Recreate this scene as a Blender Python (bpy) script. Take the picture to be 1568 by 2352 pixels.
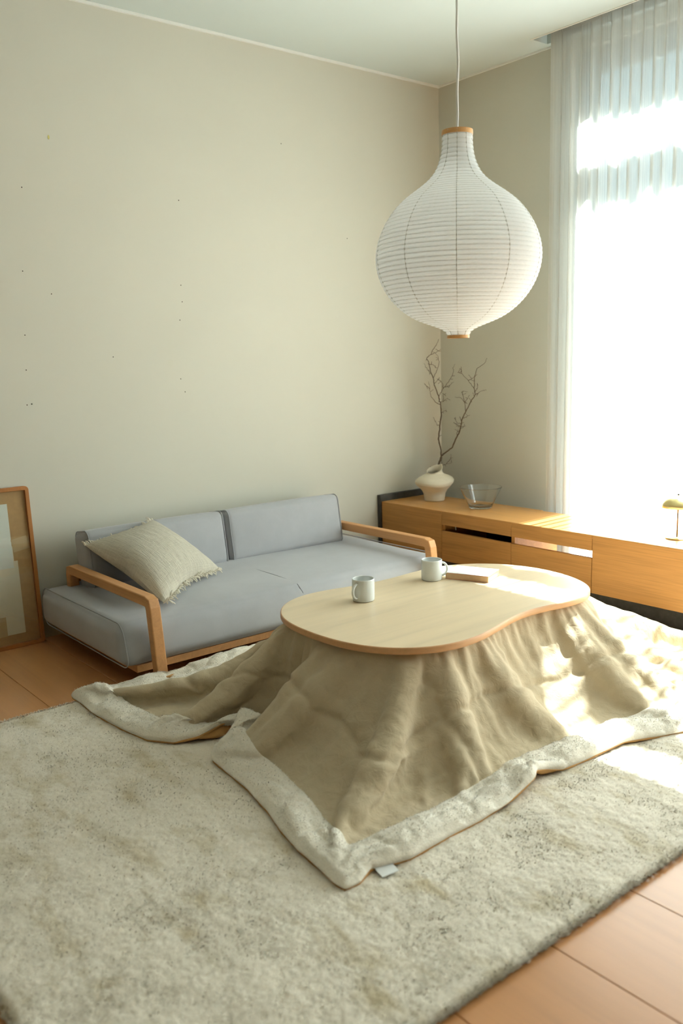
import bpy, bmesh, math, random
import numpy as np
from mathutils import Vector, Matrix, noise as mnoise

scene = bpy.context.scene
for o in list(bpy.data.objects):
    bpy.data.objects.remove(o)
COL = scene.collection
rng = np.random.default_rng(7)
random.seed(7)
PI = math.pi

# ------------------------------------------------------------------ camera
cam_d = bpy.data.cameras.new('camera')
cam = bpy.data.objects.new('camera', cam_d)
COL.objects.link(cam)
scene.camera = cam
CR = Vector((0.77425804, -0.63225807, -0.02782483))
CU = Vector((0.129872, 0.11570236, 0.98475694))
CF = Vector((0.61940113, 0.76606964, -0.1716961))
M = Matrix((CR, CU, -CF)).transposed().to_4x4()
M.translation = Vector((-4.13694, -4.05405, 1.27257))
cam.matrix_world = M
cam_d.sensor_fit = 'HORIZONTAL'
cam_d.sensor_width = 24.0
cam_d.lens = 30.9008
cam_d.clip_start = 0.05
cam_d.clip_end = 200
cam_d.dof.use_dof = True
cam_d.dof.focus_distance = 3.6
cam_d.dof.aperture_fstop = 2.6

# ------------------------------------------------------------------ world, sun, exposure
def lin(r, g, b):
    f = lambda c: c / 12.92 if c <= 0.04045 else ((c + 0.055) / 1.055) ** 2.4
    return (f(r / 255), f(g / 255), f(b / 255), 1.0)

world = bpy.data.worlds.new('world')
scene.world = world
world.use_nodes = True
bg = world.node_tree.nodes['Background']
bg.inputs[0].default_value = (0.70, 0.90, 1.0, 1)
bg.inputs[1].default_value = 1.5

sun_d = bpy.data.lights.new('sun', 'SUN')
sun_d.energy = 56.0
sun_d.angle = math.radians(0.53)
sun_d.color = (0.945, 0.995, 0.99)
sun = bpy.data.objects.new('sun', sun_d)
COL.objects.link(sun)
sun.location = (6, -2, 8)
sun.rotation_euler = Vector((-math.cos(math.radians(53)), -0.02, -math.sin(math.radians(53)))).to_track_quat('-Z', 'Y').to_euler()

portal_d = bpy.data.lights.new('window_portal', 'AREA')
portal_d.shape = 'RECTANGLE'
portal_d.size = 3.4
portal_d.size_y = 2.8
portal_d.cycles.is_portal = True
portal = bpy.data.objects.new('window_portal', portal_d)
COL.objects.link(portal)
portal.location = (0.12, -2.69, 1.42)
portal.rotation_euler = Vector((-1, 0, 0)).to_track_quat('-Z', 'Z').to_euler()

scene.view_settings.view_transform = 'Standard'
scene.view_settings.look = 'None'
scene.view_settings.gamma = 1.0
scene.view_settings.use_curve_mapping = False
scene.view_settings.exposure = 0.74
scene.cycles.max_bounces = 9
scene.cycles.diffuse_bounces = 4
scene.cycles.transmission_bounces = 8
scene.cycles.transparent_max_bounces = 16
scene.cycles.adaptive_threshold = 0.06
scene.cycles.sample_clamp_indirect = 8.0

# ------------------------------------------------------------------ materials
class NT:
    def __init__(s, name):
        s.m = bpy.data.materials.new(name)
        s.m.use_nodes = True
        s.t = s.m.node_tree
        s.b = s.t.nodes['Principled BSDF']
        s.out = s.t.nodes['Material Output']
    def n(s, typ, **kw):
        nd = s.t.nodes.new(typ)
        for k, v in kw.items():
            if k.startswith('i_'):
                key = k[2:].replace('_', ' ')
                nd.inputs[int(key) if key.isdigit() else key].default_value = v
            else:
                setattr(nd, k, v)
        return nd
    def l(s, a, b):
        s.t.links.new(a, b)
    def coord(s, scale=(1, 1, 1), kind='Object', rand=0.0, rot=(0, 0, 0)):
        tc = s.n('ShaderNodeTexCoord')
        mp = s.n('ShaderNodeMapping')
        mp.inputs['Scale'].default_value = scale
        mp.inputs['Rotation'].default_value = rot
        s.l(tc.outputs[kind], mp.inputs['Vector'])
        if rand:
            oi = s.n('ShaderNodeObjectInfo')
            mu = s.n('ShaderNodeMath', operation='MULTIPLY')
            mu.inputs[1].default_value = rand
            s.l(oi.outputs['Random'], mu.inputs[0])
            cb = s.n('ShaderNodeCombineXYZ')
            for i in range(3):
                s.l(mu.outputs[0], cb.inputs[i])
            s.l(cb.outputs[0], mp.inputs['Location'])
        return mp.outputs['Vector']
    def noise(s, vec, scale, detail=4, rough=0.55, dist=0.0):
        nd = s.n('ShaderNodeTexNoise')
        nd.inputs['Scale'].default_value = scale
        nd.inputs['Detail'].default_value = detail
        nd.inputs['Roughness'].default_value = rough
        nd.inputs['Distortion'].default_value = dist
        s.l(vec, nd.inputs['Vector'])
        return nd.outputs['Fac']
    def ramp(s, fac, stops):
        nd = s.n('ShaderNodeValToRGB')
        e = nd.color_ramp.elements
        while len(e) < len(stops):
            e.new(0.5)
        for k, (p, c) in enumerate(stops):
            e[k].position = p
            e[k].color = c
        s.l(fac, nd.inputs['Fac'])
        return nd.outputs['Color']
    def mix(s, fac, a, b, blend='MIX'):
        nd = s.n('ShaderNodeMix', data_type='RGBA', blend_type=blend)
        for sock, v in ((nd.inputs[0], fac), (nd.inputs[6], a), (nd.inputs[7], b)):
            if hasattr(v, 'links'):
                s.l(v, sock)
            else:
                sock.default_value = v
        return nd.outputs[2]
    def math(s, op, a, b=0.0, clamp=False):
        nd = s.n('ShaderNodeMath', operation=op, use_clamp=clamp)
        for k, v in enumerate((a, b)):
            if hasattr(v, 'links'):
                s.l(v, nd.inputs[k])
            else:
                nd.inputs[k].default_value = v
        return nd.outputs[0]
    def bump(s, h, strength=0.3, dist=0.002, prev=None):
        nd = s.n('ShaderNodeBump')
        nd.inputs['Strength'].default_value = strength
        nd.inputs['Distance'].default_value = dist
        s.l(h, nd.inputs['Height'])
        if prev is not None:
            s.l(prev, nd.inputs['Normal'])
        return nd.outputs['Normal']
    def col(s, c):
        if hasattr(c, 'links'):
            s.l(c, s.b.inputs['Base Color'])
        else:
            s.b.inputs['Base Color'].default_value = c
    def set(s, **kw):
        for k, v in kw.items():
            key = k.replace('_', ' ')
            if hasattr(v, 'links'):
                s.l(v, s.b.inputs[key])
            else:
                s.b.inputs[key].default_value = v

def scale_c(c, k):
    return (c[0] * k, c[1] * k, c[2] * k, 1)

def mat_plain(name, c, rough=0.6, metallic=0.0, var=0.06, nscale=8, bump=0.0, bscale=200, spec=0.4):
    n = NT(name)
    v = n.coord()
    f = n.noise(v, nscale, 3)
    n.col(n.ramp(f, [(0.3, scale_c(c, 1 - var)), (0.7, scale_c(c, 1 + var))]))
    n.set(Roughness=rough, Metallic=metallic)
    n.b.inputs['Specular IOR Level'].default_value = spec
    if bump:
        n.set(Normal=n.bump(n.noise(v, bscale, 4), bump, 0.001))
    return n.m

def mat_wood(name, base, grain='Y', dark=0.72, light=1.08, rough=0.45, freq=1.0, rand=7.0, contrast=1.0, coat=0.0):
    n = NT(name)
    st = {'X': (1.1, 22, 22), 'Y': (22, 1.1, 22), 'Z': (22, 22, 1.1)}[grain]
    st2 = {'X': (3, 160, 160), 'Y': (160, 3, 160), 'Z': (160, 160, 3)}[grain]
    st3 = {'X': (.5, 4, 4), 'Y': (4, .5, 4), 'Z': (4, 4, .5)}[grain]
    v = n.coord(tuple(a * freq for a in st), rand=rand)
    f1 = n.noise(v, 1.0, 6, 0.6, 0.9)
    v2 = n.coord(st2, rand=rand)
    f2 = n.noise(v2, 1.0, 3, 0.6)
    v3 = n.coord(st3, rand=rand)
    f3 = n.noise(v3, 1.0, 2, 0.5, 0.3)
    c1 = n.ramp(f1, [(0.30, scale_c(base, dark)), (0.5, base), (0.72, scale_c(base, light))])
    c2 = n.mix(n.math('MULTIPLY', n.ramp(f2, [(0.35, (1, 1, 1, 1)), (0.55, (0, 0, 0, 1))]), 0.22 * contrast), c1, scale_c(base, dark * 0.8))
    c3 = n.mix(0.35, c2, n.ramp(f3, [(0.35, scale_c(base, 0.88)), (0.65, scale_c(base, 1.08))]))
    n.col(c3)
    n.set(Roughness=rough)
    n.b.inputs['Specular IOR Level'].default_value = 0.35
    if coat:
        n.set(Coat_Weight=coat, Coat_Roughness=0.25)
    n.set(Normal=n.bump(f2, 0.12, 0.0006))
    return n.m

MAT = {}
def mats():
    # painted plaster
    def plaster(name, c):
        n = NT(name)
        v = n.coord()
        big = n.noise(v, 0.9, 3)
        mid = n.noise(v, 5, 4)
        cc = n.ramp(big, [(0.3, scale_c(c, 0.975)), (0.7, scale_c(c, 1.02))])
        spots = n.ramp(n.noise(v, 11, 2, 0.4), [(0.72, (0, 0, 0, 1)), (0.78, (1, 1, 1, 1))])
        cc = n.mix(n.math('MULTIPLY', spots, 0.03), cc, lin(190, 185, 120))
        n.col(cc)
        n.set(Roughness=0.75, Normal=n.bump(n.noise(v, 260, 3), 0.08, 0.0008, n.bump(mid, 0.05, 0.003)))
        n.b.inputs['Specular IOR Level'].default_value = 0.25
        return n.m
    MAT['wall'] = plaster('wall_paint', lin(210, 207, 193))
    MAT['wall_far'] = plaster('far_wall_paint_darkened', lin(172, 162, 142))  # unseen walls toned darker to hold down bounce light
    MAT['ceiling'] = plaster('ceiling_paint', lin(212, 222, 219))
    MAT['trim_white'] = mat_plain('trim_white', lin(235, 236, 230), 0.5, var=0.02)
    MAT['baseboard'] = mat_plain('baseboard_vinyl', lin(205, 192, 160), 0.5, var=0.03)
    MAT['floor'] = mat_wood('floor_birch', lin(210, 150, 96), 'Y', 0.86, 1.06, 0.30, freq=0.55, contrast=0.6, coat=0.5)
    MAT['oak_sofa'] = mat_wood('oak_sofa_frame', lin(216, 160, 106), 'Y', 0.80, 1.08, 0.5, freq=1.3)
    MAT['oak_cab'] = mat_wood('oak_sideboard_front', lin(198, 143, 80), 'Y', 0.68, 1.12, 0.5, freq=1.0, contrast=2.2)
    MAT['oak_cabtop'] = mat_wood('oak_sideboard_top', lin(208, 152, 86), 'Y', 0.84, 1.06, 0.32, freq=1.1)
    MAT['oak_dark'] = mat_plain('dark_brown_carcass_board', lin(120, 84, 48), 0.6)  # darker brown for feet and carcass boards
    MAT['table'] = mat_wood('pale_oak_tabletop', lin(233, 212, 178), 'X', 0.86, 1.06, 0.38, freq=0.8, contrast=0.6)
    MAT['table_edge'] = mat_wood('tabletop_edge_band', lin(222, 172, 124), 'X', 0.85, 1.05, 0.42, freq=1.0)
    MAT['ash_frame'] = mat_wood('picture_frame_oak', lin(178, 118, 62), 'Z', 0.8, 1.06, 0.5, freq=2)
    MAT['ring_wood'] = mat_wood('lantern_ring_wood', lin(222, 172, 112), 'X', 0.85, 1.05, 0.5, freq=2)
    MAT['charcoal'] = mat_plain('charcoal_laminate', lin(72, 71, 68), 0.55, var=0.25, nscale=30)
    # sofa fabric: brushed suede look
    n = NT('grey_brushed_fabric')
    v = n.coord()
    a = n.noise(v, 5.5, 4, 0.6, 0.4)
    b = n.noise(v, 900, 2)
    base = lin(174, 175, 178)
    n.col(n.mix(0.25, n.ramp(a, [(0.3, scale_c(base, 0.93)), (0.7, scale_c(base, 1.07))]), n.ramp(b, [(0.3, scale_c(base, 0.8)), (0.7, scale_c(base, 1.15))])))
    n.set(Roughness=0.9, Sheen_Weight=0.35, Sheen_Roughness=0.45, Normal=n.bump(b, 0.12, 0.0006, n.bump(a, 0.2, 0.006)))
    n.b.inputs['Specular IOR Level'].default_value = 0.1
    MAT['sofa'] = n.m
    MAT['sofa_pipe'] = mat_plain('grey_piping', lin(170, 171, 174), 0.9, var=0.05, spec=0.1)
    MAT['sofa_under'] = mat_plain('sofa_cushion_seam', lin(138, 139, 142), 0.95, spec=0.1)
    # pillow gauze
    n = NT('cream_crinkle_gauze')
    v = n.coord((1, 1, 1), 'UV')
    w1 = n.noise(n.coord((70, 6, 1), 'UV'), 1.0, 4, 0.6, 1.2)
    w2 = n.noise(n.coord((8, 110, 1), 'UV'), 1.0, 3, 0.6, 0.8)
    base = lin(229, 222, 203)
    h = n.math('ADD', w1, n.math('MULTIPLY', w2, 0.6))
    n.col(n.ramp(h, [(0.5, scale_c(base, 0.86)), (0.9, scale_c(base, 1.04))]))
    n.set(Roughness=0.95, Normal=n.bump(h, 0.9, 0.010), Sheen_Weight=0.2)
    n.b.inputs['Specular IOR Level'].default_value = 0.1
    MAT['gauze'] = n.m
    MAT['fringe'] = mat_plain('cream_fringe_yarn', lin(244, 238, 222), 0.95, var=0.05, spec=0.1)
    # quilt linen
    n = NT('beige_washed_linen')
    v = n.coord()
    a = n.noise(v, 9, 5, 0.65, 0.6)
    w = n.n('ShaderNodeTexNoise')
    cr = n.n('ShaderNodeTexVoronoi', feature='DISTANCE_TO_EDGE')
    cr.inputs['Scale'].default_value = 13
    dv = n.n('ShaderNodeMix', data_type='VECTOR')
    nz = n.n('ShaderNodeTexNoise')
    nz.inputs['Scale'].default_value = 8
    n.l(v, nz.inputs['Vector'])
    dv.inputs[0].default_value = 0.12
    n.l(v, dv.inputs[4])
    n.l(nz.outputs['Color'], dv.inputs[5])
    n.l(dv.outputs[1], cr.inputs['Vector'])
    n.t.nodes.remove(w)
    weave = n.noise(v, 700, 2)
    crease = n.ramp(cr.outputs['Distance'], [(0.0, (0, 0, 0, 1)), (0.12, (1, 1, 1, 1))])
    mid = n.noise(v, 28, 4, 0.6, 0.8)
    base = lin(202, 186, 156)
    c = n.ramp(a, [(0.3, scale_c(base, 0.93)), (0.7, scale_c(base, 1.05))])
    c = n.mix(0.16, c, n.ramp(weave, [(0.35, scale_c(base, 0.75)), (0.65, scale_c(base, 1.2))]))
    n.col(c)
    nb = n.bump(weave, 0.15, 0.0008)
    nb = n.bump(crease, 0.10, 0.003, nb)
    nb = n.bump(mid, 0.38, 0.010, nb)
    n.set(Roughness=0.95, Normal=nb, Sheen_Weight=0.15)
    n.b.inputs['Specular IOR Level'].default_value = 0.1
    MAT['linen'] = n.m
    # fleece
    n = NT('cream_sherpa_fleece')
    v = n.coord()
    a = n.noise(v, 240, 4, 0.7)
    b = n.noise(v, 60, 3, 0.6)
    base = lin(255, 247, 229)
    n.col(n.ramp(a, [(0.3, scale_c(base, 0.9)), (0.7, scale_c(base, 1.03))]))
    n.set(Roughness=1.0, Sheen_Weight=0.5, Sheen_Roughness=0.6, Normal=n.bump(a, 0.6, 0.003, n.bump(b, 0.35, 0.006)))
    n.b.inputs['Specular IOR Level'].default_value = 0.05
    MAT['fleece'] = n.m
    MAT['lining'] = mat_plain('tan_quilt_lining', lin(206, 160, 104), 0.95, var=0.06, bump=0.2, spec=0.1)
    # rug
    n = NT('cream_wool_rug')
    v = n.coord()
    m1 = n.noise(n.coord((1.5, 0.9, 1.0), rot=(0, 0, -0.19)), 5.0, 5, 0.65, 0.6)
    m2 = n.noise(n.coord((3.4, 0.9, 1.0), rot=(0, 0, -0.19)), 2.6, 4, 0.6, 0.5)
    fine = n.noise(v, 300, 4, 0.75)
    fine2 = n.noise(v, 110, 4, 0.7, 0.6)
    base = lin(250, 241, 224)
    mm = n.math('ADD', n.math('MULTIPLY', m1, 0.55), n.math('MULTIPLY', m2, 0.45))
    c = n.ramp(mm, [(0.36, scale_c(lin(208, 190, 148), 0.92)), (0.48, scale_c(base, 0.94)), (0.62, scale_c(base, 1.05))])
    c = n.mix(0.28, c, n.ramp(fine, [(0.32, scale_c(lin(214, 198, 164), 0.80)), (0.62, scale_c(base, 1.10))]))
    n.col(c)
    nb = n.bump(fine, 0.45, 0.004)
    nb = n.bump(fine2, 0.25, 0.006, nb)
    n.set(Roughness=1.0, Sheen_Weight=0.3, Normal=nb)
    n.b.inputs['Specular IOR Level'].default_value = 0.05
    MAT['rug'] = n.m
    MAT['rug_back'] = mat_plain('rug_backing', lin(150, 104, 58), 0.9)
    # lantern paper
    n = NT('white_rice_paper')
    v = n.coord()
    f = n.noise(v, 60, 5, 0.6, 1.5)
    pc = n.ramp(f, [(0.3, (0.92, 0.93, 0.93, 1)), (0.7, (0.97, 0.975, 0.975, 1))])
    df = n.n('ShaderNodeBsdfDiffuse')
    tr = n.n('ShaderNodeBsdfTranslucent')
    n.l(pc, df.inputs['Color'])
    n.l(pc, tr.inputs['Color'])
    mx = n.n('ShaderNodeMixShader')
    mx.inputs[0].default_value = 0.5
    n.l(df.outputs[0], mx.inputs[1])
    n.l(tr.outputs[0], mx.inputs[2])
    n.l(mx.outputs[0], n.out.inputs['Surface'])
    MAT['paper'] = n.m
    MAT['rib'] = mat_plain('paper_covered_wire', lin(208, 207, 200), 0.7, var=0.03)
    MAT['cord'] = mat_plain('white_cord', lin(226, 226, 222), 0.5, var=0.02)
    MAT['bulb'] = mat_plain('frosted_bulb', lin(240, 240, 236), 0.3, var=0.02)
    # sheer curtain
    n = NT('sheer_striped_voile')
    uvc = n.coord((1, 1, 1), 'UV')
    s1 = n.noise(n.coord((330, 0.15, 1), 'UV'), 1.0, 2, 0.7)
    s2 = n.noise(n.coord((60, 0.1, 1), 'UV'), 1.0, 2, 0.5)
    th = n.math('ADD', n.math('MULTIPLY', s1, 0.75), n.math('MULTIPLY', s2, 0.25))
    opac = n.ramp(th, [(0.38, (0.68, 0.68, 0.68, 1)), (0.62, (0.93, 0.93, 0.93, 1))])
    df = n.n('ShaderNodeBsdfDiffuse')
    df.inputs['Color'].default_value = (0.86, 0.85, 0.81, 1)
    tl = n.n('ShaderNodeBsdfTranslucent')
    tl.inputs['Color'].default_value = (0.88, 0.895, 0.88, 1)
    mx = n.n('ShaderNodeMixShader')
    mx.inputs[0].default_value = 0.5
    n.l(df.outputs[0], mx.inputs[1])
    n.l(tl.outputs[0], mx.inputs[2])
    tp = n.n('ShaderNodeBsdfTransparent')
    mx2 = n.n('ShaderNodeMixShader')
    n.l(opac, mx2.inputs[0])
    n.l(tp.outputs[0], mx2.inputs[1])
    n.l(mx.outputs[0], mx2.inputs[2])
    n.l(mx2.outputs[0], n.out.inputs['Surface'])
    MAT['voile'] = n.m
    # thin glass pane
    def pane(name, tint, refl):
        n = NT(name)
        tp = n.n('ShaderNodeBsdfTransparent')
        tp.inputs['Color'].default_value = tint
        gl = n.n('ShaderNodeBsdfGlossy')
        gl.inputs['Roughness'].default_value = 0.02
        lw = n.n('ShaderNodeLayerWeight')
        lw.inputs['Blend'].default_value = 0.5
        fac = n.math('ADD', n.math('MULTIPLY', n.math('POWER', lw.outputs['Facing'], 4.0), 0.9), refl)
        v = n.coord()
        w = n.noise(v, 3.0, 2)
        nb = n.bump(w, 0.04, 0.02)
        n.l(nb, gl.inputs['Normal'])
        mx = n.n('ShaderNodeMixShader')
        n.l(fac, mx.inputs[0])
        n.l(tp.outputs[0], mx.inputs[1])
        n.l(gl.outputs[0], mx.inputs[2])
        n.l(mx.outputs[0], n.out.inputs['Surface'])
        return n.m
    MAT['pane'] = pane('window_glass', (0.95, 0.98, 0.975, 1), 0.04)
    MAT['acrylic'] = pane('picture_acrylic', (0.98, 0.985, 0.98, 1), 0.06)
    n = NT('clear_bowl_glass')
    n.set(Roughness=0.01, IOR=1.47, Transmission_Weight=1.0)
    n.col((0.97, 0.99, 0.985, 1))
    MAT['glass'] = n.m
    MAT['alu'] = mat_plain('window_aluminium', lin(150, 152, 150), 0.4, 0.6, var=0.04)
    MAT['ceramic'] = mat_plain('white_glaze', lin(232, 236, 233), 0.18, var=0.015, spec=0.5)
    MAT['ceramic_in'] = mat_plain('white_glaze_inside', lin(206, 211, 207), 0.2, var=0.015, spec=0.5)
    n = NT('unglazed_cream_stoneware')
    v = n.coord()
    f = n.noise(n.coord((6, 6, 30)), 1.0, 4, 0.6, 0.8)
    g = n.noise(v, 300, 3)
    base = lin(226, 214, 190)
    n.col(n.ramp(f, [(0.3, scale_c(base, 0.93)), (0.7, scale_c(base, 1.04))]))
    n.set(Roughness=0.85, Normal=n.bump(g, 0.15, 0.001, n.bump(f, 0.3, 0.004)))
    MAT['stoneware'] = n.m
    MAT['bark'] = mat_plain('grey_brown_bark', lin(104, 88, 70), 0.9, var=0.3, nscale=120, bump=0.4)
    MAT['brass'] = mat_plain('satin_brass', lin(226, 208, 150), 0.38, 1.0, var=0.03)
    MAT['brass_dark'] = mat_plain('brass_stem', lin(150, 122, 86), 0.35, 0.9, var=0.03)
    MAT['paperback'] = mat_plain('book_pages', lin(226, 190, 148), 0.9, var=0.05, nscale=60)
    MAT['cover'] = mat_plain('white_book_cover', lin(238, 238, 236), 0.5, var=0.01)
    MAT['cover_edge'] = mat_plain('coral_cover_edge', lin(222, 128, 100), 0.6, var=0.03)
    MAT['awning'] = mat_plain('awning_canvas', lin(150, 160, 160), 0.9)
    MAT['facade'] = mat_plain('grey_render', lin(150, 160, 162), 0.9)
    MAT['paving'] = mat_plain('darkened_grey_paving', lin(120, 122, 122), 0.9)  # outdoor ground darkened to limit sunlight bounced indoors
    MAT['kraft'] = mat_plain('kraft_backing_paper', lin(196, 160, 112), 0.9, var=0.06, nscale=40)
    MAT['sheet'] = mat_plain('ivory_print_sheet', lin(236, 228, 204), 0.9, var=0.02)
    MAT['sheet_pale'] = mat_plain('pale_print_sheet', lin(232, 236, 228), 0.9, var=0.02)
    MAT['sheet_tan'] = mat_plain('tan_print_sheet', lin(206, 180, 138), 0.9, var=0.04)
    MAT['black'] = mat_plain('near_black_board', lin(24, 22, 20), 0.8)  # near-black back board gives the closed slot its dark inside
    MAT['label'] = mat_plain('white_care_label', lin(240, 242, 240), 0.7, var=0.01)
    MAT['hole'] = mat_plain('pin_hole', lin(70, 62, 48), 0.9)
    MAT['stain'] = mat_plain('yellow_wall_stain', lin(206, 196, 120), 0.9)
mats()

# ------------------------------------------------------------------ mesh helpers
def link(o, parent=None):
    COL.objects.link(o)
    if parent is not None:
        o.parent = parent
    return o

def mesh_obj(name, verts, faces, mat, parent=None, smooth=False, loc=None, uv=None):
    me = bpy.data.meshes.new(name)
    if isinstance(verts, np.ndarray):
        verts = verts.tolist()
    if isinstance(faces, np.ndarray):
        faces = faces.tolist()
    me.from_pydata(verts, [], faces)
    me.update()
    if smooth:
        me.polygons.foreach_set('use_smooth', [True] * len(me.polygons))
    if mat is not None:
        me.materials.append(MAT[mat] if isinstance(mat, str) else mat)
    if uv is not None:
        ul = me.uv_layers.new(name='UVMap')
        li = np.empty(len(me.loops), dtype=np.int64)
        me.loops.foreach_get('vertex_index', li)
        ul.data.foreach_set('uv', np.asarray(uv, dtype=np.float32)[li].ravel())
    o = bpy.data.objects.new(name, me)
    if loc is not None:
        o.location = loc
    return link(o, parent)

def bm_obj(name, bm, mat, parent=None, smooth=False, loc=None):
    me = bpy.data.meshes.new(name)
    bmesh.ops.recalc_face_normals(bm, faces=bm.faces)
    bm.to_mesh(me)
    bm.free()
    if smooth:
        me.polygons.foreach_set('use_smooth', [True] * len(me.polygons))
    me.materials.append(MAT[mat])
    o = bpy.data.objects.new(name, me)
    if loc is not None:
        o.location = loc
    return link(o, parent)

def box(name, x0, x1, y0, y1, z0, z1, mat, parent=None, bevel=0.0, seg=2):
    bm = bmesh.new()
    bmesh.ops.create_cube(bm, size=1.0)
    cx, cy, cz = (x0 + x1) / 2, (y0 + y1) / 2, (z0 + z1) / 2
    for v in bm.verts:
        v.co = Vector((v.co.x * abs(x1 - x0), v.co.y * abs(y1 - y0), v.co.z * abs(z1 - z0)))
    if bevel:
        bmesh.ops.bevel(bm, geom=bm.edges[:] , offset=bevel, segments=seg, profile=0.5, affect='EDGES')
    o = bm_obj(name, bm, mat, None)
    o.location = (cx, cy, cz)
    if parent is not None:
        o.parent = parent
        o.location = Vector((cx, cy, cz)) - parent_loc(parent)
    return o

def parent_loc(p):
    v = Vector((0, 0, 0))
    while p is not None:
        v += p.location
        p = p.parent
    return v

def empty(name, loc=(0, 0, 0)):
    o = bpy.data.objects.new(name, None)
    o.empty_display_size = 0.05
    o.location = loc
    COL.objects.link(o)
    return o

def tag(o, label, cat, group=None):
    o['label'] = label
    o['category'] = cat
    if group:
        o['group'] = group
    return o

def structure(o, label=None, cat=None):
    o['kind'] = 'structure'
    if label:
        o['label'] = label
    if cat:
        o['category'] = cat
    return o

def lathe(prof, n=64):
    prof = np.array(prof, float)
    a = np.linspace(0, 2 * PI, n, endpoint=False)
    V = np.stack([prof[:, 0, None] * np.cos(a), prof[:, 0, None] * np.sin(a), np.repeat(prof[:, 1, None], n, 1)], -1).reshape(-1, 3)
    F = []
    for i in range(len(prof) - 1):
        for j in range(n):
            k = (j + 1) % n
            F.append((i * n + j, i * n + k, (i + 1) * n + k, (i + 1) * n + j))
    return V, F

def tube(path, rad, n=8, closed=False, cap=True):
    P = np.array(path, float)
    m = len(P)
    R = np.full(m, rad) if np.isscalar(rad) else np.array(rad, float)
    if closed:
        T = np.roll(P, -1, 0) - np.roll(P, 1, 0)
    else:
        T = np.gradient(P, axis=0)
    T /= np.linalg.norm(T, axis=1)[:, None] + 1e-12
    up = np.array([0.0, 0, 1]) if abs(T[0, 2]) < 0.9 else np.array([1.0, 0, 0])
    V = []
    nrm = up - T[0] * (up @ T[0])
    nrm /= np.linalg.norm(nrm)
    a = np.linspace(0, 2 * PI, n, endpoint=False)
    for i in range(m):
        nrm = nrm - T[i] * (nrm @ T[i])
        nrm /= np.linalg.norm(nrm) + 1e-12
        b = np.cross(T[i], nrm)
        V.append(P[i] + R[i] * (np.cos(a)[:, None] * nrm + np.sin(a)[:, None] * b))
    V = np.concatenate(V)
    F = []
    for i in range(m if closed else m - 1):
        i2 = (i + 1) % m
        for j in range(n):
            k = (j + 1) % n
            F.append((i * n + j, i * n + k, i2 * n + k, i2 * n + j))
    if cap and not closed:
        F.append(tuple(range(n - 1, -1, -1)))
        F.append(tuple((m - 1) * n + j for j in range(n)))
    return V, F

def join_parts(parts):
    V, F, o = [], [], 0
    for v, f in parts:
        V.append(np.asarray(v, float))
        F += [tuple(i + o for i in q) for q in f]
        o += len(v)
    return np.concatenate(V), F

def rounded_box(sx, sy, sz, r, n=(20, 20, 8), puff=(0, 0, 0)):
    """box with soft rounded edges and slightly bulging faces, centred at the origin"""
    h = np.array([sx, sy, sz]) / 2
    vid, V, F = {}, [], []
    def grid(t, m, hh):
        edge = r / hh
        k = 5
        a = np.concatenate([np.linspace(-1, -1 + edge, k, endpoint=False), np.linspace(-1 + edge, 1 - edge, m), np.linspace(1, 1 - edge, k, endpoint=False)[::-1]])
        return a
    G = [grid(0, n[i], h[i]) for i in range(3)]
    def add(p):
        key = tuple(np.round(p, 6))
        if key not in vid:
            vid[key] = len(V)
            q = np.array(p) * h
            inner = np.clip(q, -(h - r), h - r)
            d = q - inner
            L = np.linalg.norm(d)
            q2 = inner + d / L * r if L > 1e-9 else q
            u = np.abs(np.array(p))
            q2 = q2 + np.sign(p) * np.array([puff[0] * (1 - u[1] ** 2) * (1 - u[2] ** 2), puff[1] * (1 - u[0] ** 4) * (1 - u[2] ** 2), puff[2] * (1 - u[0] ** 4) * (1 - u[1] ** 4)])
            V.append(q2)
        return vid[key]
    for ax in range(3):
        b, c = (ax + 1) % 3, (ax + 2) % 3
        for s in (-1, 1):
            for i in range(len(G[b]) - 1):
                for j in range(len(G[c]) - 1):
                    q = []
                    for (ii, jj) in ((i, j), (i + 1, j), (i + 1, j + 1), (i, j + 1)):
                        p = [0, 0, 0]
                        p[ax] = s
                        p[b] = G[b][ii]
                        p[c] = G[c][jj]
                        q.append(add(p))
                    F.append(tuple(q if s > 0 else q[::-1]))
    return np.array(V), F

def blades(P, D, ln, wd, seed, up):
    """many thin pointed fibres as one mesh: roots P, directions D"""
    r = np.random.default_rng(seed)
    n = len(P)
    W = np.cross(D, r.normal(0, .35, (n, 3)) + np.array([0, 0, 1.0]))
    W /= np.linalg.norm(W, axis=1)[:, None] + 1e-9
    wd = (wd * r.uniform(.6, 1.2, n))[:, None]
    ln = (ln * r.uniform(.6, 1.25, n))[:, None]
    V = np.empty((n, 3, 3), np.float32)
    V[:, 0] = P - W * wd / 2
    V[:, 1] = P + W * wd / 2
    V[:, 2] = P + D * ln
    gn = np.cross(V[:, 1] - V[:, 0], V[:, 2] - V[:, 0])
    fl = (gn * up).sum(1) < 0                 # wind every fibre so that its face looks out of the pile
    V[fl] = V[fl][:, [1, 0, 2]]
    return V.reshape(-1, 3)

def tri_obj(name, V, mat, parent, nrm):
    n = len(V) // 3
    me = bpy.data.meshes.new(name)
    me.vertices.add(len(V))
    me.vertices.foreach_set('co', V.ravel())
    me.loops.add(3 * n)
    me.loops.foreach_set('vertex_index', np.arange(3 * n, dtype=np.int32))
    me.polygons.add(n)
    me.polygons.foreach_set('loop_start', np.arange(0, 3 * n, 3, dtype=np.int32))
    me.update(calc_edges=True)
    me.materials.append(MAT[mat])
    me.polygons.foreach_set('use_smooth', np.ones(n, bool))
    me.normals_split_custom_set_from_vertices(np.repeat(nrm, 3, 0).tolist())
    return link(bpy.data.objects.new(name, me), parent)

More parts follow.
